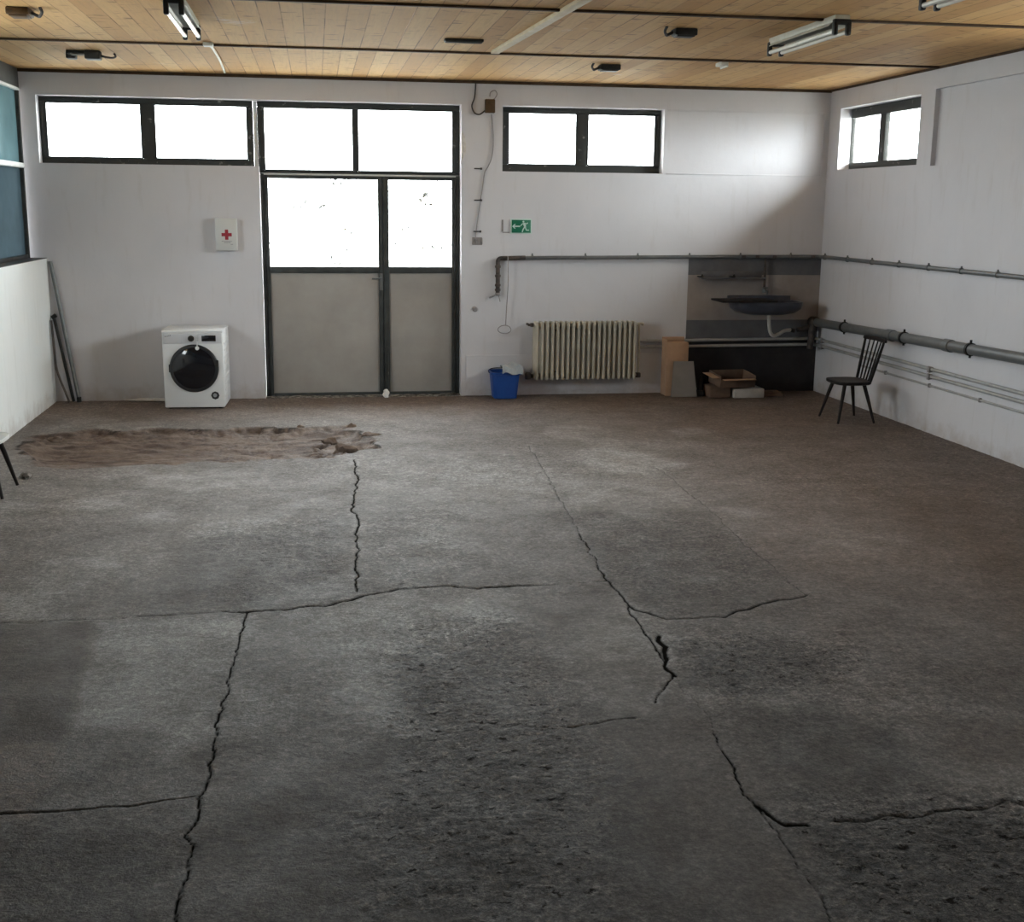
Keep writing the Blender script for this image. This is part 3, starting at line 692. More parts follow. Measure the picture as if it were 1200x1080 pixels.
for k, (a, b) in enumerate(W6_ADDED):
    m_ = (a+b)/2
    right_window('window_%d' % (6+k), ('added unseen high window in the right wall beside the camera', 'added unseen high window in the right wall behind the camera')[k], a+.002, b-.002, Z6+.002, ZT-.002,
                 [(a+.07, m_-.05, Z6+.07, ZT-.08), (m_+.05, b-.07, Z6+.07, ZT-.08)])
    portal((XR+0.42, m_, (Z6+ZT)/2), (0, PI/2, 0), ZT-Z6+.1, 2.7)

# double door
ztop = px_z(206.0, 430)
door = bpy.data.objects.new('door_1', None); COL.objects.link(door); door.location = (0.55, YF, 0)
struct(door, 'grey steel double door with glazed upper halves and solid lower panels', 'door')
mb = MB(); lx0, lx1 = px_x(312, 300), DB-.004
xl_t, xr_t = px_x(306, 210), px_x(534, 300)
fbox(mb, DA+.004, lx0, 0.0, ztop+.012); fbox(mb, xr_t, lx1, 0.0, ztop+.012)
mb.box((DA+.002, YF+.046, 0.0), (lx0+.03, YF+.075, ztop), .004); mb.box((xr_t-.03, YF+.046, 0.0), (DB-.002, YF+.075, ztop), .004); mb.box((DA+.002, YF+.046, ztop-.03), (DB-.002, YF+.075, ztop+.02), .004)
mb.build('door_frame', M['steel_dark'], door)
mb = MB(); mb.box((DA+.02, YF+.004, ztop-.003), (lx1-.01, YF+.03, ztop+.017), .003); mb.build('bright_gap_strip', M['white_trim'], door)['label'] = 'white strip standing for the bright gap between door and fanlight'  # bright gap above the leaves, put in as white paint
xm = px_x(449, 320)
def leaf(x0, x1, gx0, gx1, handle):
    gz0, gz1 = px_z(312.5, 430), px_z(210.5, 430); pz1, pz0 = px_z(320, 430), px_z(459, 430)
    y0, y1 = YF-.012, YF+.045
    mb = MB()
    mb.box((x0, y0, .008), (gx0, y1, ztop-.006), .006); mb.box((gx1, y0, .008), (x1, y1, ztop-.006), .006)
    mb.box((gx0, y0, gz1), (gx1, y1, ztop-.006), .006); mb.box((gx0, y0, pz1), (gx1, y1, gz0), .006); mb.box((gx0, y0, .008), (gx1, y1, pz0), .006)
    lf = mb.build('door_leaf', M['steel_dark'], door)
    MB().box((gx0-.004, YF+.015, gz0-.004), (gx1+.004, YF+.021, gz1+.004)).build('glass_pane', M['glass_dirty'], lf)
    MB().box((gx0-.004, YF+.008, pz0-.004), (gx1+.004, YF+.03, pz1+.004), .004).build('lower_panel', M['panel'], lf)
    if handle:
        MB().box((x1-.02, y1-.001, .01), (x1+.03, y1+.012, ztop-.01), .003).build('meeting_strip', M['steel_dark'], lf)
        z = px_z(330, 447); mb = MB(); hx = px_x(446.5, 330)
        mb.box((hx-.018, y0-.006, z-.09), (hx+.018, y0+.001, z+.09), .003)
        mb.tube([(hx, y0, z+.04), (hx, y0-.045, z+.04), (hx-.02, y0-.05, z+.04), (hx-.10, y0-.05, z+.036)], .009, 8)
        mb.lathe([(0, 0), (.012, 0), (.012, .012), (0, .014)], (hx, y0-.004, z-.05), '-Y', 12)
        mb.build('door_handle', M['pole_grey'], lf)
    return lf
leaf(lx0+.002, xm-.003, px_x(316.5, 300), px_x(443.5, 300), True)
lf2 = leaf(xm+.003, xr_t-.002, px_x(456, 300), px_x(529.5, 300), False)
mb = MB(); bx = px_x(455, 430); mb.tube([(bx, YF-.028, .03), (bx, YF-.028, .52)], .008, 8); mb.box((bx-.014, YF-.03, .10), (bx+.014, YF-.010, .13), .003); mb.box((bx-.014, YF-.03, .44), (bx+.014, YF-.010, .47), .003)
mb.build('drop_bolt', M['steel_chip'], lf2)
o = MB().box((DA, -.01, -.10), (DB, TW+.3, .004), .004).build('threshold', M['rubble']); struct(o, 'worn concrete threshold under the double door', 'threshold')

# glazing above the parapet
root = None
mb = MB(); gx = -2.86
mb.box((gx-.05, -16.0, 3.15), (gx+.02, 0, H), .004)
for k in range(11):
    y = -0.03-1.6*k; mb.box((gx-.05, y-.05, PT), (gx+.025, y, 3.15), .004)
root = struct(mb.build('window_5', M['steel_dark']), 'tinted glazing above the low wall on the left', 'window')
mb = MB(); mb.box((gx-.04, -16, 2.385), (gx+.035, -.03, 2.435), .006); mb.build('transom', M['white_trim'], root)['label'] = 'white transom bar'
mb = MB(); mb.box((gx-.03, -16, 3.135), (gx+.035, -.03, 3.16), .004); mb.build('top_rail', M['white_trim'], root)['label'] = 'thin white top rail'
mb = MB(); mb.box((gx-.05, -16, PT), (gx+.02, -.03, PT+.04), .004); mb.build('bottom_rail', M['steel_dark'], root)
for k in range(10):
    ya, yb = -0.03-1.6*k-.05, -0.03-1.6*(k+1)
    MB().box((gx-.015, yb, 2.435), (gx-.008, ya, 3.14)).build('upper_pane', M['glass' if k == 2 else 'tint_upper'], root)  # one bay out of view made clear, added to let in more light
    MB().box((gx-.015, yb, PT+.03), (gx-.008, ya, 2.39)).build('lower_pane', M['glass' if k == 2 else 'tint_lower'], root)
o = MB().box((XL-.16, -16, PT), (XL-.002, -.002, PT+.006)).build('trim_10', M['steel_dark']); struct(o, 'grey ledge on top of the low left wall', 'trim')

# ------------------------------------------------------------------ ceiling fittings
def make_light(L, label):
    """along local Y, hung under local z = 0"""
    t = thing('fluorescent_light', label, 'light', (0, 0, 0), 0, 'fluorescent ceiling lights')
    MB().box((-.055, -L/2+.02, -.05), (.055, L/2-.02, 0), .008).build('housing', M['lamp_white'], t, False)
    mb = MB(); mb.prism([(-.055, -.045), (.055, -.045), (.072, -.066), (.072, -.069), (.052, -.050), (-.052, -.050), (-.072, -.069), (-.072, -.066)], L-.16, (0, -L/2+.08, 0), (1, 0, 0), (0, 0, 1), (0, 1, 0))
    mb.build('reflector', M['lamp_white'], t, False)
    for s in (-1, 1):
        mb = MB(); y = s*(L/2-.03)
        mb.box((-.062, y-.02, -.065), (.062, y+.02, -.030), .006)
        for q in (-1, 1): mb.box((q*.047-.017, y-.022, -.135), (q*.047+.017, y+.022, -.040), .010)
        mb.build('lamp_holder', M['black'], t, False)
    for q in (-1, 1):
        MB().tube([(q*.047, -L/2+.05, -.108), (q*.047, L/2-.05, -.108)], .015, 14).build('tube', M['tube'], t, False)
    return t
t0 = make_light(1.28, 'twin tube ceiling light at the right, whole in view before the batten strip')
t0.location = (3.595, -4.44, H)
dup(t0, (-0.82, -4.33, H), 0.0, 'twin tube ceiling light at the left, cut by the top edge')
dup(t0, (3.66, -6.76, H), 0.0, 'twin tube ceiling light in the upper right corner, mostly cut off')

def ceil(px, py): return F(px, py, H)
a, b = F(580, 62, H-.02), F(686, 0, H-.02)
mb = MB(); xa = float(a[0])+.0
mb.box((xa-.035, -8.2, H-.028), (xa+.035, float(a[1]), H-.001), .004, Matrix.Translation((xa, float(a[1]), 0)) @ Matrix.Rotation(0.057, 4, 'Z') @ Matrix.Translation((-xa, -float(a[1]), 0)))
tag(mb.build('wooden_batten', M['batten']), 'pale wooden batten running along the ceiling towards the camera', 'batten')

def ceiling_box(p, label, size, mat, wire_dir, group=None):
    x, y = float(p[0]), float(p[1]); sx, sy = size
    t = thing('junction_box', label, 'junction box', (x, y, H), 0, group)
    MB().box((-sx, -sy, -.05), (sx, sy, 0), .010).build('box_body', M[mat], t, False)
    MB().box((-sx*.8, -sy*.8, -.058), (sx*.8, sy*.8, -.045), .004).build('box_lid', M[mat], t, False)
    d = wire_dir
    pts = smooth_path([(d*sx, 0, -.025), (d*(sx+.04), -.01, -.045), (d*(sx+.06), -.03, -.05), (d*(sx+.085), -.08, -.03), (d*(sx+.08), -.11, -.004)], 5)
    MB().tube(pts, .011, 8).build('cable', M['wire'], t, False)
    return t
ceiling_box(ceil(802, 34), 'black junction box with a hooked cable, right of the batten in the nearer ceiling bay', (.085, .065), 'black', -1)
ceiling_box(ceil(714, 76), 'black junction box with a hooked cable close to the back wall', (.095, .075), 'black', -1)
ceiling_box(ceil(23, 10), 'small brown junction box with a short cable at the upper left', (.075, .10), 'brown_box', 1)
t = thing('ceiling_bracket', 'torn black bracket with loose wires on the ceiling above the left window', 'bracket', (float(ceil(101, 60)[0]), float(ceil(101, 60)[1]), H))
mb = MB(); mb.box((-.16, -.07, -.03), (.10, .07, 0), .006); mb.box((-.18, .02, -.06), (-.10, .14, 0), .010); mb.box((.0, -.12, -.075), (.13, .02, 0), .012); mb.build('bracket_plate', M['black'], t, False)
MB().tube(smooth_path([(.10, -.02, -.03), (.17, -.04, -.05), (.22, 0, -.05), (.235, .08, -.03), (.22, .11, -.004)], 5), .009, 8).build('loose_wire', M['wire'], t, False)
MB().tube(smooth_path([(-.14, -.02, -.02), (-.10, -.10, -.04), (-.03, -.12, -.045), (.02, -.05, -.03)], 5), .007, 8).build('bare_wire', M['pipe_white'], t, False)
p = ceil(543.5, 46)
mb = MB(); mb.box((float(p[0])-.155, float(p[1])-.045, H-.022), (float(p[0])+.155, float(p[1])+.045, H-.0005), .005)
for k in range(5): mb.box((float(p[0])-.145, float(p[1])-.036+k*.016, H-.028), (float(p[0])+.145, float(p[1])-.028+k*.016, H-.02), .002)
tag(mb.build('ceiling_vent', M['black']), 'narrow black vent slot on the ceiling left of the batten', 'vent')
# cable from the strip to the back wall, and a clip
p, q = ceil(248, 52), ceil(263, 83)
mb = MB(); mb.tube(smooth_path([(p[0]-.04, p[1]-.12, H-.012), (p[0], p[1], H-.022), ((p[0]+q[0])/2+.01, (p[1]+q[1])/2, H-.012), (q[0], q[1]+.05, H-.012)], 6), .010, 8)
mb.box((p[0]-.06, p[1]-.16, H-.03), (p[0]+.02, p[1]-.06, H-.001), .006)
tag(mb.build('ceiling_cable', M['lamp_white']), 'pale cable stapled across the last ceiling boards at the left', 'cable')
p = ceil(845, 73); mb = MB(); mb.box((p[0]-.03, p[1]-.10, H-.035), (p[0]+.03, p[1]+.07, H-.001), .006); mb.box((p[0]+.026, p[1]-.10, H-.05), (p[0]+.036, p[1]+.10, H-.001), .002)
tag(mb.build('cable_clip', M['lamp_white']), 'small pale clip on the dark ceiling strip at the right', 'clip')

# ------------------------------------------------------------------ back wall fittings
# first aid box
x0, x1, z0, z1 = -0.975, -0.755, 1.575, 1.905
t = thing('first_aid_box', 'white first aid box with a dark red cross on the wall above the washing machine', 'first aid box', ((x0+x1)/2, 0, z0))
MB().box((x0, -.11, z0), (x1, 0, z1), .006).build('box_body', M['aid_white'], t)
MB().box((x0+.004, -.125, z0+.004), (x1-.004, -.112, z1-.02), .004).build('lid', M['aid_white'], t)
xc, zc = (x0+x1)/2+.005, z0+.165; mb = MB(); a, b = .017, .052
mb.prism([(-a, -b), (a, -b), (a, -a), (b, -a), (b, a), (a, a), (a, b), (-a, b), (-a, a), (-b, a), (-b, -a), (-a, -a)], .002, (xc, -.125, zc)); mb.build('red_cross', M['red'], t)['label'] = 'dark red cross on the lid'
mb = MB()
for (zz, w, xo) in ((.098, .105, 0), (.083, .066, .005), (.066, .022, .05)):
    xx = xc+xo-w/2
    while xx < xc+xo+w/2:
        ww = .006+.010*random.random(); mb.box((xx, -.1268, z0+zz-.004), (min(xx+ww, xc+xo+w/2), -.1245, z0+zz+.004)); xx += ww+.003
mb.build('printed_lines', M['grey_mark'], t)
# exit sign
sx0, sx1, sz0, sz1 = 2.142, 2.372, 1.768, 1.925
t = thing('exit_sign', 'green emergency exit sign with an arrow and running figure under the right window', 'sign', ((sx0+sx1)/2, 0, sz0))
MB().box((sx0, -.012, sz0), (sx1, 0, sz1), .003).build('backing_plate', M['sign_white'], t)
MB().box((sx0+.010, -.0145, sz0+.010), (sx1-.010, -.011, sz1-.010), .001).build('green_field', M['green'], t)
cx, cz = (sx0+sx1)/2, (sz0+sz1)/2; mb = MB(); y = -.0143
mb.prism([(-.100, .0), (-.072, -.026), (-.060, -.026), (-.074, -.007), (-.012, -.007), (-.012, .007), (-.074, .007), (-.060, .026), (-.072, .026)], .0018, (cx, y, cz)); mb.build('arrow', M['sign_white'], t)
mb = MB(); ox = cx+.030
def limb(pts, w):
    P = [Vector((a, b)) for a, b in pts]; L, R_ = [], []
    for i, p in enumerate(P):
        d = (P[min(i+1, len(P)-1)]-P[max(i-1, 0)]).normalized(); n_ = Vector((-d.y, d.x))*w/2; L.append(p+n_); R_.append(p-n_)
    mb.prism([tuple(v) for v in L+R_[::-1]], .0018, (ox, y, cz))
mb.prism([(-.006+.010*math.cos(k*PI/6), .050+.010*math.sin(k*PI/6)) for k in range(12)], .0018, (ox, y, cz))
limb([(.000, .036), (.014, -.006)], .024)
limb([(-.002, .034), (-.026, .020), (-.036, .004)], .009); limb([(.004, .034), (.030, .026), (.042, .040)], .009)
limb([(.010, -.004), (-.008, -.030), (-.018, -.060)], .012); limb([(.016, -.008), (.026, -.040), (.056, -.040)], .011)
mb.build('running_figure', M['sign_white'], t)
mb = MB(); mb.box((sx0-.098, -.003, sz0+.02), (sx0-.078, 0, sz1-.01), .001); mb.box((sx0-.09, -.003, sz0+.008), (sx0-.012, 0, sz0+.018), .001)
tag(mb.build('adhesive_mark', M['wire_grey']), 'dark glue trace of an older sign just left of the exit sign', 'mark')

# junction box and wires between door and window
bx_, _, bz_ = B(574, 124)
t = thing('junction_box', 'small dark box with wires high on the wall between door and right window', 'junction box', (bx_, 0, bz_-.07))
MB().box((bx_-.055, -.06, bz_-.075), (bx_+.05, 0, bz_+.065), .008, Matrix.Identity(4)).build('box_body', M['brown_box'], t)
pts = [(bx_-.04, -.03, bz_-.06)]+[(*B(px, py, -.02),) for px, py in ((568, 130), (562, 134), (556, 132), (553, 124), (556, 115), (557, 106), (557.5, 97))]
MB().tube(smooth_path(pts, 5), .008, 8).build('feed_cable', M['wire'], t)
pts = [(*B(px, py, -.012),) for px, py in ((574, 113), (575, 108), (580, 106), (582.5, 110), (580, 115), (577, 117))]
MB().tube(smooth_path(pts, 5), .005, 8).build('wire_loop', M['wire_grey'], t)
t = thing('wall_cable', 'thin cable running down the wall from the box beside the door', 'cable', (*B(576, 130), ))
pts = [(*B(px, py, -.010),) for px, py in ((576, 134), (577.5, 150), (578, 170), (576, 185), (572, 195), (568, 202), (566, 215), (563, 235), (559, 262), (557, 282))]
MB().tube(smooth_path(pts, 5), .0055, 8).build('cable_run', M['wire_grey'], t)
for px, py in ((561, 197.5), (561, 234.5), (560, 271)):
    p = B(px, py); mb = MB(); mb.box((p[0]-.05, -.015, p[2]-.006), (p[0]+.03, 0, p[2]+.006), .002); mb.box((p[0]+.015, -.025, p[2]-.012), (p[0]+.035, 0, p[2]+.010), .003)
    mb.build('cable_clip', M['wire'], t)
p0, p1 = B(549, 288), B(565, 278)
mb = MB(); mb.box((p0[0]+.04, -.006, p0[2]+.01), (p1[0], 0, p1[2]), .002)
for k in range(4): mb.box((p0[0]+.05+k*.03, -.012, p0[2]+.02), (p0[0]+.062+k*.03, 0, p1[2]-.01), .002)
tag(mb.build('socket_remains', M['wire_grey']), 'grey remains of an old socket on the wall beside the door', 'socket')
mb = MB(); zz = []
pts = [(541, 152), (544, 160), (545.5, 170), (545, 178), (542, 186), (540, 192)]
P = [B(*q) for q in pts]; L = [(float(p[0])+random.uniform(-.004, .008), float(p[2])) for p in P]; R_ = [(DB-.001, float(p[2])) for p in P]
mb.prism(L+R_[::-1], .016); tag(mb.build('plaster_chip', M['plaster']), 'broken white plaster at the right edge of the fanlight', 'plaster')
p = B(556.5, 362); mb = MB(); mb.lathe([(0, 0), (.028, 0), (.03, .010), (.022, .022), (0, .024)], (p[0], 0, p[2]), '-Y', 14)
tag(mb.build('wall_plug', M['wire_grey']), 'small round fitting on the wall low beside the door', 'wall fitting')

# ---- pipes
def path_pipe(mb, pts, r, seg=14, bend=0.06):
    P = [Vector([float(c) for c in p]) for p in pts]; out = [P[0]]
    for a, b, c in zip(P, P[1:], P[2:]):
        d1 = (a-b).normalized(); d2 = (c-b).normalized(); bd = min(bend, (a-b).length*.45, (c-b).length*.45)
        q1, q2 = b+d1*bd, b+d2*bd
        for k in range(7):
            t_ = k/6; out.append((1-t_)**2*q1+2*t_*(1-t_)*b+t_*t_*q2)
    out.append(P[-1]); mb.tube(out, r, seg); return mb
ZP, YP, XP = 1.522, -0.045, XR-0.045
t = thing('water_pipe', 'upper grey pipe running along the back wall and round the corner along the right wall', 'pipe', (2.0, YP, 1.11))
xe = 2.0
path_pipe(MB(), [(2.26, YP, ZP-.012), (PX+.3, YP, ZP+.008), (XP, YP, ZP+.015), (XP, -4.2, ZP+.012), (XP, -9.0, ZP+.010)], .021).build('pipe_run', M['pipe_grey'], t)
mb = path_pipe(MB(), [(2.30, YP, ZP-.010), (xe, YP, ZP-.018), (xe, YP, 1.13)], .024, 12, .04)
for z in (1.40, 1.30, 1.20, 1.15): mb.lathe([(.025, 0), (.032, .006), (.032, .026), (.025, .032)], (xe, YP, z), 'Z', 12)
mb.build('rusty_drop', M['pipe_dark'], t)['label'] = 'dark rusty end with a drop and stop fittings'
mb = MB(); mb.lathe([(0, 0), (.018, 0), (.03, .008), (.03, .03), (.018, .04), (0, .04)], (xe, YP, 1.10), 'Z', 12); mb.tube([(xe, YP, 1.125), (xe-.05, YP-.02, 1.10), (xe-.09, YP+.01, 1.08)], .010, 8); mb.tube([(xe+.01, YP, 1.11), (xe+.022, YP-.03, 1.04)], .006, 6)
mb.build('stop_valve', M['wire_grey'], t)
def clamp(par, p, axis, r, mat='pipe_dark', w=.018):
    p = Vector([float(c) for c in p]); mb = MB(); d = Vector((1, 0, 0)) if axis == 'x' else Vector((0, 1, 0))
    mb.tube([p-d*w/2, p+d*w/2], r+.007, 14)
    s = Vector((0, 1, 0)) if axis == 'x' else Vector((1, 0, 0)); 
    mb.tube([p, p+s*(abs(YP)-.001)], .008, 8)
    mb.tube([p+Vector((0, 0, r)), p+Vector((0, 0, r+.022))], .009, 8)
    mb.build('pipe_clamp', M[mat], par)
for k in range(6): clamp(t, (2.378+.592*k, YP, ZP-.006+k*.004), 'x', .021, 'pipe_grey')
for k in range(11): clamp(t, (XP, -(.20+.592*k), ZP+.014), 'y', .021, 'pipe_grey')
# tap branch from the upper pipe down to the sink
xt = float(B(897, 310, YP)[0]); zt = float(B(897, 338, YP)[2])
mb = MB(); path_pipe(mb, [(xt, YP, ZP), (xt, YP, zt)], .014, 10); mb.build('tap_branch', M['pipe_dark'], t)['label'] = 'dark branch pipe to the tap'
mb = MB(); mb.lathe([(0, 0), (.02, .0), (.024, .02), (.02, .05), (.014, .06)], (xt, YP, zt-.045), 'Z', 12); mb.tube(smooth_path([(xt, YP, zt-.02), (xt, YP-.05, zt-.02), (xt, YP-.09, zt-.03), (xt, YP-.10, zt-.065)], 4), .011, 8); mb.tube([(xt-.03, YP-.03, zt+.012), (xt+.03, YP-.03, zt+.012)], .007, 8)
mb.build('tap', M['pole_grey'], t)
# short studs on the pipe over the painted band
for px in (871, 887, 907, 952):
    p = B(px, 301, YP); MB().box((p[0]-.022, YP-.03, p[2]-.012), (p[0]+.022, -.001, p[2]+.02), .006).build('wall_bracket', M['pipe_dark'], t)
# hanging cord with a loop
xw = float(B(594.5, 305, -.05)[0]); zb_ = float(B(593, 381, -.05)[2])
t = thing('hanging_cord', 'thin cord with a loop hanging from the left end of the upper pipe', 'cord', (xw, -.06, zb_))
pts = smooth_path([(xw, YP-.032, ZP+.010), (xw+.004, YP-.030, ZP-.03), (xw+.008, -.07, ZP-.3), (xw-.004, -.06, zb_+.2), (xw-.012, -.05, zb_)], 5)
MB().tube(pts, .0055, 7).build('cord_line', M['wire_grey'], t)
c = (xw-.025, -.05, zb_-.045); pts = [(c[0]+.072*math.cos(a), c[1]+.012*math.sin(2*a), c[2]+.045*math.sin(a)) for a in [2*PI*k/24 for k in range(24)]]
MB().tube(pts, .005, 7, closed=True).build('cord_loop', M['wire_grey'], t)

# drain pipe along the right wall
def drain_z(y): return 0.807+(0.895-0.807)*(-y-.28)/4.0
XD = XR-.075
t = thing('drain_pipe', 'thick grey drain pipe sloping along the right wall behind the chair', 'pipe', (XD, -.3, .8))
path_pipe(MB(), [(XD, -.07, drain_z(-.07)), (XD, -9, drain_z(-9))], .048, 18).build('pipe_run', M['pipe_grey'], t)
ycl = [float(RW(900+cx_*.2593, 280+cy_*.2593, XD)[1]) for cx_, cy_ in ((555, 425), (815, 480))]
for y in ycl: MB().tube([(XD, y+.06, drain_z(y)), (XD, y+.055, drain_z(y)), (XD, y-.055, drain_z(y)), (XD, y-.06, drain_z(y))], [.050, .057, .057, .050], 18).build('coupling', M['pipe_grey'], t)
for cx_, cy_ in ((345, 395), (615, 437), (915, 495)):
    y = float(RW(900+cx_*.2593, 280+cy_*.2593, XD)[1]); mb = MB()
    mb.tube([(XD, y-.016, drain_z(y)), (XD, y+.016, drain_z(y))], .058, 18); mb.tube([(XD, y, drain_z(y)), (XR-.001, y, drain_z(y))], .010, 8); mb.tube([(XD, y, drain_z(y)+.05), (XD, y, drain_z(y)+.082)], .011, 8); mb.tube([(XD, y, drain_z(y)-.05), (XD, y, drain_z(y)-.075)], .011, 8)
    mb.build('pipe_clamp', M['black'], t)
mb = MB(); z0 = drain_z(-.07)
mb.tube([(XD, -.02, z0), (XD, -.15, z0)], .058, 18)
mb.tube([(XD-.02, -.13, z0+.03), (XD-.04, -.135, z0-.10), (XD-.06, -.135, z0-.30)], [.040, .040, .034], 16); mb.tube([(XD, -.085, z0-.05), (XD-.12, -.075, z0-.07), (XD-.20, -.075, z0-.09)], [.032, .028, .024], 12)
mb.build('corner_fitting', M['pipe_dark'], t)['label'] = 'dark branch fitting in the corner'
# heating pipes
xr_end = 3.60
for k, (zb1, zr, nm) in enumerate(((.598, .606, 'upper of the two pale heating pipes low on the back and right walls'), (.532, .538, 'lower of the two pale heating pipes low on the back and right walls'))):
    t = thing('heating_pipe', nm, 'pipe', (xr_end, -.04, zb1), 0, None)
    yb_ = -.032; xw_ = XR-.032
    path_pipe(MB(), [(xr_end+.02, yb_, zb1-.004), (xw_, yb_, zr+.004), (xw_, -9, zr-.004)], .0175, 12).build('pipe_run', M['pipe_white'], t)
    for y in (float(RW(960, 401, xw_)[1])-.1, float(RW(1091, 432, xw_)[1])):
        mb = MB(); mb.tube([(xw_, y-.012, zr), (xw_, y+.012, zr)], .026, 12); mb.tube([(xw_, y, zr), (XR-.001, y, zr)], .008, 8); mb.box((xw_-.03, y-.02, zr-.03), (xw_-.01, y+.02, zr+.03), .005)
        mb.build('pipe_bracket', M['wire_grey'], t)
y0_ = -1.2
t = thing('thin_conduit', 'thinnest pipe low on the right wall below the heating pipes', 'pipe', (XR-.015, y0_, .45))
path_pipe(MB(), [(XR-.012, y0_, .447), (XR-.012, -9, .450)], .011, 10).build('pipe_run', M['pipe_white'], t)
for k in range(8): MB().box((XR-.028, y0_-.6-k*.9-.01, .43), (XR-.001, y0_-.6-k*.9+.01, .468), .004).build('pipe_clip', M['wire_grey'], t)

# ---- radiator
NS = 20; xa, xb, za, zb = 2.385, 3.545, .185, .835; pitch = (xb-xa)/NS
t = thing('radiator', 'cream cast iron column radiator on the back wall under the right window', 'radiator', ((xa+xb)/2, -.14, za))
mb = MB()
zl, zh = 0.0, zb-za
for yy, rr in ((-.07, .0160), (0.0, .0255), (.07, .0262)):
    mb.tube([(0, yy, .045), (0, yy, zh-.045)], rr, 12)
for zz in (.045, zh-.045):
    mb.box((-.0165, -.086, zz-.040), (.0165, .086, zz+.040), .016, seg=3)
    mb.tube([(-pitch/2-.0005, 0, zz), (pitch/2+.0005, 0, zz)], .024, 12)
sec = mb.build('radiator_section', M['radiator'], t, False)
for k in range(NS):
    s = sec if k == 0 else sec.copy()
    if k: COL.objects.link(s); s.parent = t
    s.location = (xa+pitch*(k+.5)-(xa+xb)/2, 0, 0)
mb = MB(); y = -.14; ztp, zbt = zb-.045, za+.045
mb.tube([(xa+.005, y, ztp), (xa-.035, y, ztp)], .022, 12); mb.tube([(xa-.035, y, ztp), (xa-.05, y, ztp), (xa-.05, -.024, ztp)], .014, 10)
mb.build('top_plug', M['pipe_dark'], t)
mb = MB(); mb.tube([(xa+.005, y, zbt), (xa-.03, y, zbt)], .022, 12); mb.lathe([(0, 0), (.03, 0), (.034, .012), (.034, .06), (.02, .075), (0, .075)], (xa-.055, y, zbt-.035), 'Z', 14); mb.tube([(xa-.055, y, zbt), (xa-.055, -.024, zbt)], .014, 10)
mb.build('valve', M['pipe_dark'], t)
mb = MB(); mb.tube([(xb-.005, y, ztp), (xb+.03, y, ztp)], .022, 12); path_pipe(mb, [(xb+.02, y, ztp+.01), (xb+.075, y, ztp+.012), (xb+.10, y+.08, ztp-.01), (xb+.10, -.024, ztp-.01)], .013, 10)
path_pipe(mb, [(xb+.03, y, ztp), (xb+.035, y, .56), (xb+.035, y, zbt)], .012, 10); mb.tube([(xb-.005, y, zbt), (xb+.035, y, zbt)], .018, 10)
mb.build('feed_pipe', M['radiator'], t)
mb = MB(); mb.lathe([(0, 0), (.028, 0), (.03, .012), (.03, .045), (.018, .055), (0, .055)], (xb+.035, y, zbt-.03), 'Z', 14); mb.tube([(xb+.035, y, zbt), (xb+.035, -.024, zbt)], .012, 10); mb.tube([(xb+.035, y-.03, zbt), (xb+.035, y-.06, zbt)], .016, 10)
mb.build('return_valve', M['pipe_dark'], t)
for xx in (xa+.25, xb-.25):
    for z_, ye in ((za+.085, -.024), (zb-.11, -.001)): MB().box((xx-.012, -.20, z_), (xx+.012, ye, z_+.015), .004).build('wall_hook', M['pipe_dark'], t)

# ---- sink corner
ys = -.28
x0s, x1s = float(B(858, 358, ys)[0]), float(B(938, 358, ys)[0]); zs1, zs0 = float(B(890, 353, ys)[2]), float(B(905, 369, ys)[2])
cx, rx, ry = (x0s+x1s)/2, (x1s-x0s)/2, .24
t = thing('wash_basin', 'grey wall sink with a white drain pipe in the dark back corner', 'sink', (cx, -.25, zs0))
mb = MB(); n0 = 0; rings = []
prof = [(1.0, zs1), (1.0, zs1-.03), (.97, zs1-.075), (.82, zs0+.03), (.5, zs0+.005), (.15, zs0), (.06, zs0-.005)]
inner = [(.93, zs1), (.90, zs1-.03), (.76, zs1-.09), (.45, zs0+.03), (.05, zs0+.02)]
def ring(s, z, sh=0): 
    out = []
    for k in range(40):
        a = 2*PI*k/40; ca, sa = math.cos(a), math.sin(a); e = .55
        out.append(mb.bm.verts.new((cx+rx*s*math.copysign(abs(ca)**e, ca), -.25+ry*s*math.copysign(abs(sa)**e, sa), z)))
    return out
R1 = [ring(s, z) for s, z in prof[::-1]]+[ring(s, z) for s, z in inner]
for a, b in zip(R1, R1[1:]):
    for k in range(40): mb.bm.faces.new((a[k], a[(k+1) % 40], b[(k+1) % 40], b[k]))
mb.bm.faces.new(R1[0][::-1]); mb.bm.faces.new(R1[-1])
for f_ in mb.bm.faces: f_.smooth = True
mb.build('basin', M['sink'], t)
mb = MB(); mb.box((x0s+.03, -.06, zs1-.03), (x1s-.03, 0, zs1+.05), .012); mb.build('back_rim', M['sink'], t)
p = [(*B(901, 369, -.25),), (*B(901.5, 382, -.25),), (*B(903, 390, -.24),), (*B(907, 393.5, -.22),), (*B(913, 391, -.18),), (*B(919, 387.5, -.13),), (*B(926, 386.5, -.07),)]
MB().tube(smooth_path(p, 5), .021, 12).build('drain', M['drain_white'], t)['label'] = 'white bent drain pipe'
mb = MB(); pe = Vector(p[-1]); mb.tube([pe, (pe[0]+.03, -.06, pe[2]-.006), (pe[0]+.055, -.06, pe[2]-.01)], .024, 12); mb.build('drain_stub', M['pipe_dark'], t)
xb0, xb1 = float(B(841, 352, -.33)[0]), float(B(905, 352, -.33)[0])
o = MB().box((xb0, -.50, zs1+.002), (xb1, -.10, zs1+.022), .004).build('drainboard', M['chair_dark']); tag(o, 'dark board lying across the left side of the sink', 'board')
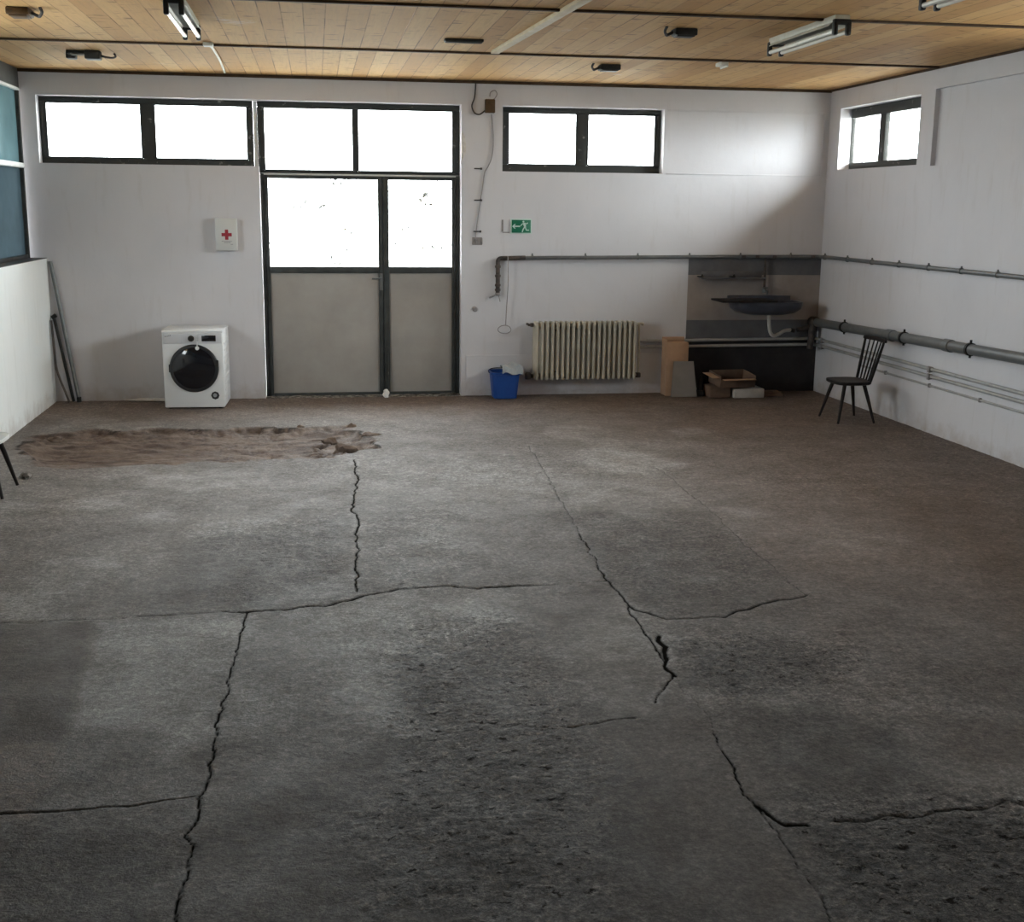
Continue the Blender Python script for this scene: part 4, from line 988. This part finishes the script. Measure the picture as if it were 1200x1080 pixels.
# shelf on the painted band
p0, p1 = B(819, 324), B(894, 327)
t = thing('wall_shelf', 'narrow grey shelf with two dark hooks on the painted band left of the tap', 'shelf', ((p0[0]+p1[0])/2, 0, p0[2]-.01))
MB().box((p0[0], -.11, p0[2]-.022), (p1[0], 0, p0[2]-.004), .004).build('shelf_board', M['wall_grey'], t)
MB().box((p0[0]+.02, -.02, p0[2]-.004), (p1[0]-.02, 0, p0[2]+.06), .006).build('shelf_back', M['wall_grey'], t)
for px in (820.5, 857.5):
    xx = float(B(px, 323, -.05)[0]); mb = MB(); mb.box((xx-.02, -.118, p0[2]-.004), (xx+.02, 0, p0[2]+.014), .005); mb.tube([(xx, -.115, p0[2]), (xx, -.13, p0[2]+.03)], .010, 8); mb.build('hook', M['black'], t)

# ---- things on the floor by the back wall
def bucket():
    c = F(588.5, 463.5); cx, cy = float(c[0]), -.19
    t = thing('bucket', 'blue plastic bucket with a grey rag on its rim beside the door', 'bucket', (cx, cy, .002))
    mb = MB(); hb, ht, hh = .128, .158, .295
    def sq(s, z, r):
        out = []
        for qx, qy, a0 in ((1, 1, 0), (-1, 1, PI/2), (-1, -1, PI), (1, -1, 3*PI/2)):
            for k in range(6):
                a = a0+PI/2*k/5; out.append(mb.bm.verts.new((qx*(s-r)+r*math.cos(a), (qy*(s-r)+r*math.sin(a))*.92, z)))
        return out
    R_ = [sq(hb-.01, 0, .04), sq(hb, .008, .045), sq(ht-.006, hh-.03, .05), sq(ht+.006, hh-.028, .05), sq(ht+.008, hh, .05), sq(ht-.006, hh, .05), sq(hb-.006, .012, .045)]
    for a, b in zip(R_, R_[1:]):
        n = len(a)
        for k in range(n): mb.bm.faces.new((a[k], a[(k+1) % n], b[(k+1) % n], b[k]))
    mb.bm.faces.new(R_[0][::-1]); mb.bm.faces.new(R_[-1])
    for f_ in mb.bm.faces: f_.smooth = True
    mb.build('bucket_body', M['bucket'], t, False)
    MB().tube(smooth_path([(-.166, 0, hh-.02), (-.165, .06, hh-.005), (-.12, .135, hh+.010), (0, .168, hh+.012), (.12, .135, hh+.010), (.165, .06, hh-.005), (.166, 0, hh-.02)], 5), .005, 8).build('handle', M['wire'], t, False)
    # rag
    r = thing('rag', 'crumpled grey rag lying over the bucket rim', 'rag', (cx+.05, cy, hh+.045))
    mb = MB(); nx_, ny_ = 22, 14; V = []
    for j in range(ny_+1):
        row = []
        for i in range(nx_+1):
            u, v = i/nx_, j/ny_; x = -.10+.23*u; y = -.195+.175*v
            z = .012+.012*math.sin(9*u+3*v)+.010*math.sin(17*v+5*u)
            if y < -.172: z -= .035*(1-v)*2+.0
            z += .02*math.sin(u*PI)*(v)
            if x > .10: z -= (x-.10)*.3
            row.append(mb.bm.verts.new((x, y, z+.006)))
        V.append(row)
    for j in range(ny_):
        for i in range(nx_): mb.bm.faces.new((V[j][i], V[j][i+1], V[j+1][i+1], V[j+1][i]))
    for f_ in mb.bm.faces: f_.smooth = True
    ob = mb.build('cloth', M['cloth'], r, False); so = ob.modifiers.new('solid', 'SOLIDIFY'); so.thickness = .005
bucket()

# cardboard box and grey panel leaning in front of it
xa_, xb_ = 3.865, 4.115
t = thing('cardboard_box', 'tall tan cardboard box against the wall right of the radiator', 'box', ((xa_+xb_)/2, -.17, .0))
MB().box((xa_, -.27, .004), (xb_, -.07, .60), .004).build('carton', M['card'], t)
mb = MB(); mb.box((xa_+.03, -.276, .40), (xb_-.05, -.268, .585), .003); mb.build('front_flap', M['card'], t)
mb = MB(); mb.box((xa_, -.10, .598), (xb_, -.07, .645), .002); mb.box((xa_, -.27, .598), (xa_+.006, -.07, .63), .002); mb.build('top_flap', M['card'], t)
mb = MB()
mb.prism([(-.155, 0), (.145, 0), (.115, .395), (-.11, .395)], .014, (4.055, -.36, .004), (1, 0, 0), (0, .20, .98), (0, -.98, .20))
tag(mb.build('grey_board', M['board_grey']), 'grey board leaning against the front of the tan cardboard box', 'board')

# pile under the sink
t = thing('cardboard_tray', 'open brown cardboard tray lying tilted on the pile under the sink', 'box', (4.60, -.36, .14))
RT = Matrix.Rotation(.10, 4, 'Z') @ Matrix.Rotation(.10, 4, 'X')
mb = MB(); w, d, h = .21, .16, .13
for a, b in (((-w, -d, 0), (w, d, .006)), ((-w, -d, 0), (w, -d+.006, h*.75)), ((-w, d-.006, 0), (w, d, h)), ((-w, -d, 0), (-w+.006, d, h)), ((w-.006, -d, 0), (w, d, h))): mb.box(a, b, .001, RT)
mb.build('tray_body', M['card_dark'], t, False)
mb = MB(); mb.box((-w-.09, -d+.02, h-.004), (-w+.004, d-.02, h+.001), .001, RT @ Matrix.Translation((0, 0, -.02)) @ Matrix.Rotation(0, 4, 'Y')); mb.box((-w+.02, -d-.06, h*.75-.003), (w-.02, -d+.002, h*.75+.002), .001, RT); mb.build('tray_flap', M['card'], t, False)
o = MB().box((4.585, -.50, .002), (4.935, -.24, .105), .008).build('concrete_block', M['block']); tag(o, 'pale aerated concrete block at the front of the pile under the sink', 'block')
o = MB().box((4.32, -.46, .003), (4.56, -.20, .13), .012).build('brown_carton', M['card_dark']); tag(o, 'dark crushed carton left of the pale block under the sink', 'box')
o = MB().box((4.45, -.20, .003), (4.92, -.03, .125), .010).build('folded_cardboard', M['card_dark']); tag(o, 'folded dark cardboard behind the pale block by the wall', 'cardboard')
mb = MB(); mb.prism([(-.13, -.10), (.12, -.12), (.15, .06), (-.11, .10)], .035, (5.06, -.32, .003), (1, 0, 0), (0, 1, 0), (0, 0, 1)); mb.box((-.11, -.09, .035), (.11, .06, .05), .004, Matrix.Translation((5.06, -.32, .003)))
tag(mb.build('wood_slab', M['card_dark']), 'flat brown slab on the floor right of the pale block', 'slab')
mb = MB(); mb.tube(smooth_path([(4.25, -.30, .05), (4.27, -.26, .16), (4.31, -.18, .20), (4.36, -.10, .15), (4.38, -.07, .02)], 5), [.03]*20+[.028], 10); mb.box((4.20, -.34, .002), (4.30, -.08, .07), .02)
tag(mb.build('black_bag', M['black']), 'black plastic lump between the grey board and the crushed carton', 'bag')

def lump(c, s, seed, name, label, cat, mat):
    r = np.random.default_rng(seed); bm = bmesh.new(); bmesh.ops.create_icosphere(bm, subdivisions=3, radius=1.0)
    ph = r.uniform(0, 6, 6)
    for v in bm.verts:
        p = v.co; k = 1+.22*math.sin(3.1*p.x+ph[0])*math.sin(2.7*p.y+ph[1])+.16*math.sin(5.3*p.z+ph[2]+2*p.x)+.10*math.sin(9*p.y+ph[3])*math.sin(8*p.x+ph[4])
        v.co = Vector((p.x*s[0]*k, p.y*s[1]*k, max(p.z*s[2]*k, -s[2]*.75)))
    zmin = min(v.co.z for v in bm.verts)
    mb = MB(); mb.bm.free(); mb.bm = bm
    for v in bm.verts: v.co += Vector((float(c[0]), float(c[1]), float(c[2])-zmin))
    return tag(mb.build(name, mat), label, cat)
p = F(452, 465); lump((p[0], -.06, .002), (.036, .03, .052), 3, 'crumpled_paper', 'white crumpled paper on the floor at the foot of the double door', 'paper', M['paper'])
p = F(29, 559); lump((p[0], p[1], -.035), (.055, .07, .035), 5, 'concrete_chunk', 'dark broken concrete lump on the floor beside the left chair leg', 'rubble', M['rubble'])
p = F(178, 469.5); lump((p[0]-.05, -.07, .0), (.20, .045, .018), 8, 'plaster_debris', 'pale flat plaster debris along the wall left of the washing machine', 'debris', M['plaster'])

for px, py, sz, sd_, lb in ((434, 513, .075, 101, 'brown concrete lump at the right tip of the floor trench'), (408, 529, .085, 102, 'brown concrete lump on the front edge of the floor trench, near its right end'),
                            (412, 503, .070, 103, 'brown concrete lump on the back edge of the floor trench, near its right end'), (352, 504, .065, 104, 'brown concrete lump on the back edge of the floor trench, in line with the door'),
                            (66, 515, .060, 105, 'brown concrete lump near the left end of the floor trench'), (386, 515, .055, 106, 'brown concrete lump in the middle of the floor trench, left of its right tip')):
    p = F(px, py+3, -.055); lump((p[0], p[1], -.095), (sz*1.3, sz, sz*.9), sd_, 'concrete_chunk', lb, 'rubble', M['chunk'])
# poles in the left corner
z = 1.46
mb = MB(); mb.tube([(-2.44, -.06, .02), (-2.645, -.028, z)], .020, 12)
t = thing('metal_pole', 'long grey metal tube leaning in the left corner, the tallest there', 'pole', (-2.44, -.06, .0))
mb.build('tube', M['pole_grey'], t); mb = MB(); mb.lathe([(0, 0), (.024, 0), (.024, .05), (.020, .055), (0, .055)], (-2.44, -.06, .0), 'Z', 12); mb.build('end_cap', M['black'], t)
b0, b1 = Vector((-2.485, -.11, .015)), Vector((-2.638, -.055, .88))
mb = MB(); mb.tube([b0, b1], .026, 4, squash=.6); mb.tube([b1+Vector((-.02, 0, .0)), b1+Vector((.02, 0, .03))], .022, 8)
tag(mb.build('dark_bar', M['black']), 'short dark bar leaning in front of the grey tube in the left corner', 'bar')
mb = MB(); mb.tube(smooth_path([(-2.655, -.12, .86), (-2.645, -.12, .60), (-2.635, -.125, .38), (-2.60, -.14, .25), (-2.555, -.15, .12), (-2.52, -.16, .012)], 6), .017, 8, squash=.7)
tag(mb.build('bent_strip', M['pipe_dark']), 'bent dark strip against the low wall in the left corner', 'strip')

# ------------------------------------------------------------------ washing machine
def washer():
    t = thing('washing_machine', 'white front loading washing machine with a round black door on the floor', 'washing machine', (-1.192, -.36, 0.004), -.035)
    w, d, h = .300, .285, .800
    mb = MB(); mb.box((-w, -d, .012), (w, d, h-.028), .012)
    for s in (-1, 1):
        for k in range(9):                                           # pressed ribs on the side panels
            z = .10+.068*k; mb.box((s*w-.006, -d+.09, z), (s*w+.006, d-.07, z+.026), .008)
    mb.build('body', M['appliance'], t, False)
    MB().box((-w-.002, -d-.004, h-.03), (w+.002, d, h), .010).build('top_panel', M['appliance'], t, False)
    f = -d
    MB().box((-w+.012, f-.010, h-.135), (w-.012, f+.004, h-.034), .005).build('control_panel', M['appliance_panel'], t, False)
    dr = MB().box((-w+.02, f-.016, h-.130), (-w+.205, f-.004, h-.040), .005).build('detergent_drawer', M['appliance_panel'], t, False)
    mb = MB(); x = -w+.03
    for k in range(5): mb.box((x, f-.0172, h-.068+.002*k), (x+.009, f-.0155, h-.056+.003*k), .001); x += .013
    mb.build('logo_mark', M['grey_mark'], dr, False)
    mb = MB(); mb.lathe([(.03, 0), (.031, .006), (.026, .008), (.025, .028), (.022, .032), (0, .032)], (-.012, f-.008, h-.083), '-Y', 28); mb.build('dial', M['black'], t, False)
    mb = MB()
    for k in range(4): mb.box((.035, f-.0118, h-.060-.014*k), (.062, f-.0095, h-.055-.014*k), .001)
    mb.build('printed_marks', M['grey_mark'], t, False)
    MB().box((.092, f-.0135, h-.112), (.232, f-.008, h-.052), .004).build('display', M['black_glass'], t, False)
    cx, cz, R0 = .008, .415, .242
    o = MB(); o.lathe([(R0, 0), (R0, .022), (R0-.010, .032), (R0-.028, .034), (R0-.034, .028)], (cx, f, cz), '-Y', 64); dr = o.build('door', M['dark_ring'], t, False)
    o = MB(); o.lathe([(R0-.030, .026), (R0-.05, .034), (R0*.6, .044), (R0*.3, .049), (0, .050)], (cx, f, cz), '-Y', 64); o.build('door_glass', M['black_glass'], dr, False)
    o = MB(); o.box((cx+R0-.030, f-.038, cz+.015), (cx+R0+.001, f-.012, cz+.085), .008); o.build('door_handle', M['black'], dr, False)
    o = MB(); o.box((cx-R0-.010, f-.010, cz-.04), (cx-R0+.006, f, cz+.04), .005); o.build('door_hinge', M['dark_ring'], t, False)
    o = MB(); o.lathe([(.042, 0), (.042, .003), (0, .0035)], (.205, f, .135), '-Y', 8); b = o.build('round_sticker', M['dark_ring'], t, False)
    o = MB(); o.lathe([(.020, .0035), (.020, .0045), (0, .0048)], (.203, f, .137), '-Y', 20); o.build('sticker_print', M['grey_mark'], b, False)
    # seal strap taped over the top edge to the door
    o = MB(); xs = .048
    pts = [(xs-.008, -d+.09, h+.001), (xs-.008, -d, h+.0015), (xs-.008, f-.010, h-.004), (xs-.006, f-.0125, h-.05), (xs-.004, f-.0135, h-.12), (xs-.004, f-.030, h-.146), (xs-.004, f-.040, h-.175)]
    for a, b in zip(pts, pts[1:]):
        o.box((0, 0, 0), (.010, .0015, (Vector(b)-Vector(a)).length), 0, Matrix.Translation(a) @ Vector((0, 0, 1)).rotation_difference(Vector(b)-Vector(a)).to_matrix().to_4x4())
    o.lathe([(0, 0), (.020, 0), (.020, .004), (0, .005)], (xs, f-.036, h-.178), '-Y', 16)
    o.build('seal_strap', M['rim_white'], t, False)['label'] = 'pale strap over the top edge down to the door'
    for sx in (-1, 1):
        for sy in (-1, 1):
            o = MB(); o.lathe([(0, 0), (.022, 0), (.022, .01), (.014, .016)], (sx*.25, sy*.23, -.004), 'Z', 12); o.build('foot', M['black'], t, False)
washer()

# ------------------------------------------------------------------ spindle chairs
def make_chair(label, seat_mat, rim_mat, loc, rz):
    t = thing('spindle_chair', label, 'chair', loc, rz)
    SZ = .405
    mb = MB(); out = []
    n = 40
    for k in range(n):
        a = 2*PI*k/n; ca, sa = math.cos(a), math.sin(a)
        e = .55; x = .19*math.copysign(abs(ca)**e, ca); y = (.215 if ca > -.2 else .205)*math.copysign(abs(sa)**e, sa)
        out.append((x, y))
    rings = []
    for s, z in ((.93, SZ-.034), (.985, SZ-.026), (1.0, SZ-.012), (.985, SZ-.002), (.94, SZ), (.70, SZ-.004), (.35, SZ-.009)):
        rings.append([mb.bm.verts.new((x*s, y*s, z)) for x, y in out])
    for i, (a, b) in enumerate(zip(rings, rings[1:])):
        for k in range(n):
            f_ = mb.bm.faces.new((a[k], a[(k+1) % n], b[(k+1) % n], b[k])); f_.material_index = 1 if i < 3 else 0
    f_ = mb.bm.faces.new(rings[0][::-1]); f_.material_index = 1; mb.bm.faces.new(rings[-1])
    for f_ in mb.bm.faces: f_.smooth = True
    mb.build('seat', [seat_mat, rim_mat], t, False)
    for sx, sy in ((1, 1), (1, -1), (-1, 1), (-1, -1)):
        mb = MB(); mb.tube([(sx*.100, sy*.135, SZ-.03), (sx*.13, sy*.168, SZ*.62), (sx*.188, sy*.228, .0)], [.019, .018, .011], 12); mb.build('leg', M['chair_dark'], t, False)
    zt = .800
    for k in range(6):
        u = -1+2*k/5; y0, y1 = u*.150, u*.205; bow = -.018*(1-u*u)
        p0, p1 = Vector((-.155+bow*.6, y0, SZ-.012)), Vector((-.245+bow, y1, zt))
        post = k in (0, 5); r0, r1 = (.014, .012) if post else (.0085, .0065)
        mb = MB(); mb.tube([p0, p0.lerp(p1, .35), p1], [r0, r0*1.12, r1], 10); mb.build('post' if post else 'spindle', M['chair_dark'], t, False)
    mb = MB(); N = 14; A = []
    for k in range(N+1):
        u = -1+2*k/N; A.append(Vector((-.247-.018*(1-u*u), u*.238, zt+.004+.006*(1-u*u))))
    V = []
    for k, p in enumerate(A):
        hh = .020 if 0 < k < N else .014
        V.append([mb.bm.verts.new(p+Vector(q)) for q in ((-.011, 0, -hh), (.011, 0, -hh), (.013, 0, 0), (.008, 0, hh), (-.008, 0, hh), (-.013, 0, 0))])
    for a, b in zip(V, V[1:]):
        for k in range(6): mb.bm.faces.new((a[k], a[(k+1) % 6], b[(k+1) % 6], b[k]))
    mb.bm.faces.new(V[0]); mb.bm.faces.new(V[-1])
    for f_ in mb.bm.faces: f_.smooth = True
    mb.build('top_rail', M['chair_dark'], t, False)
make_chair('dark wooden spindle back chair by the right wall near the corner', M['seat_dark'], M['chair_dark'], (5.245, -1.96, .002), PI)
make_chair('chair with a pale seat and dark splayed legs, cut off by the left edge', M['seat_pale'], M['rim_white'], (-2.372, -4.255, .002), 0.0)
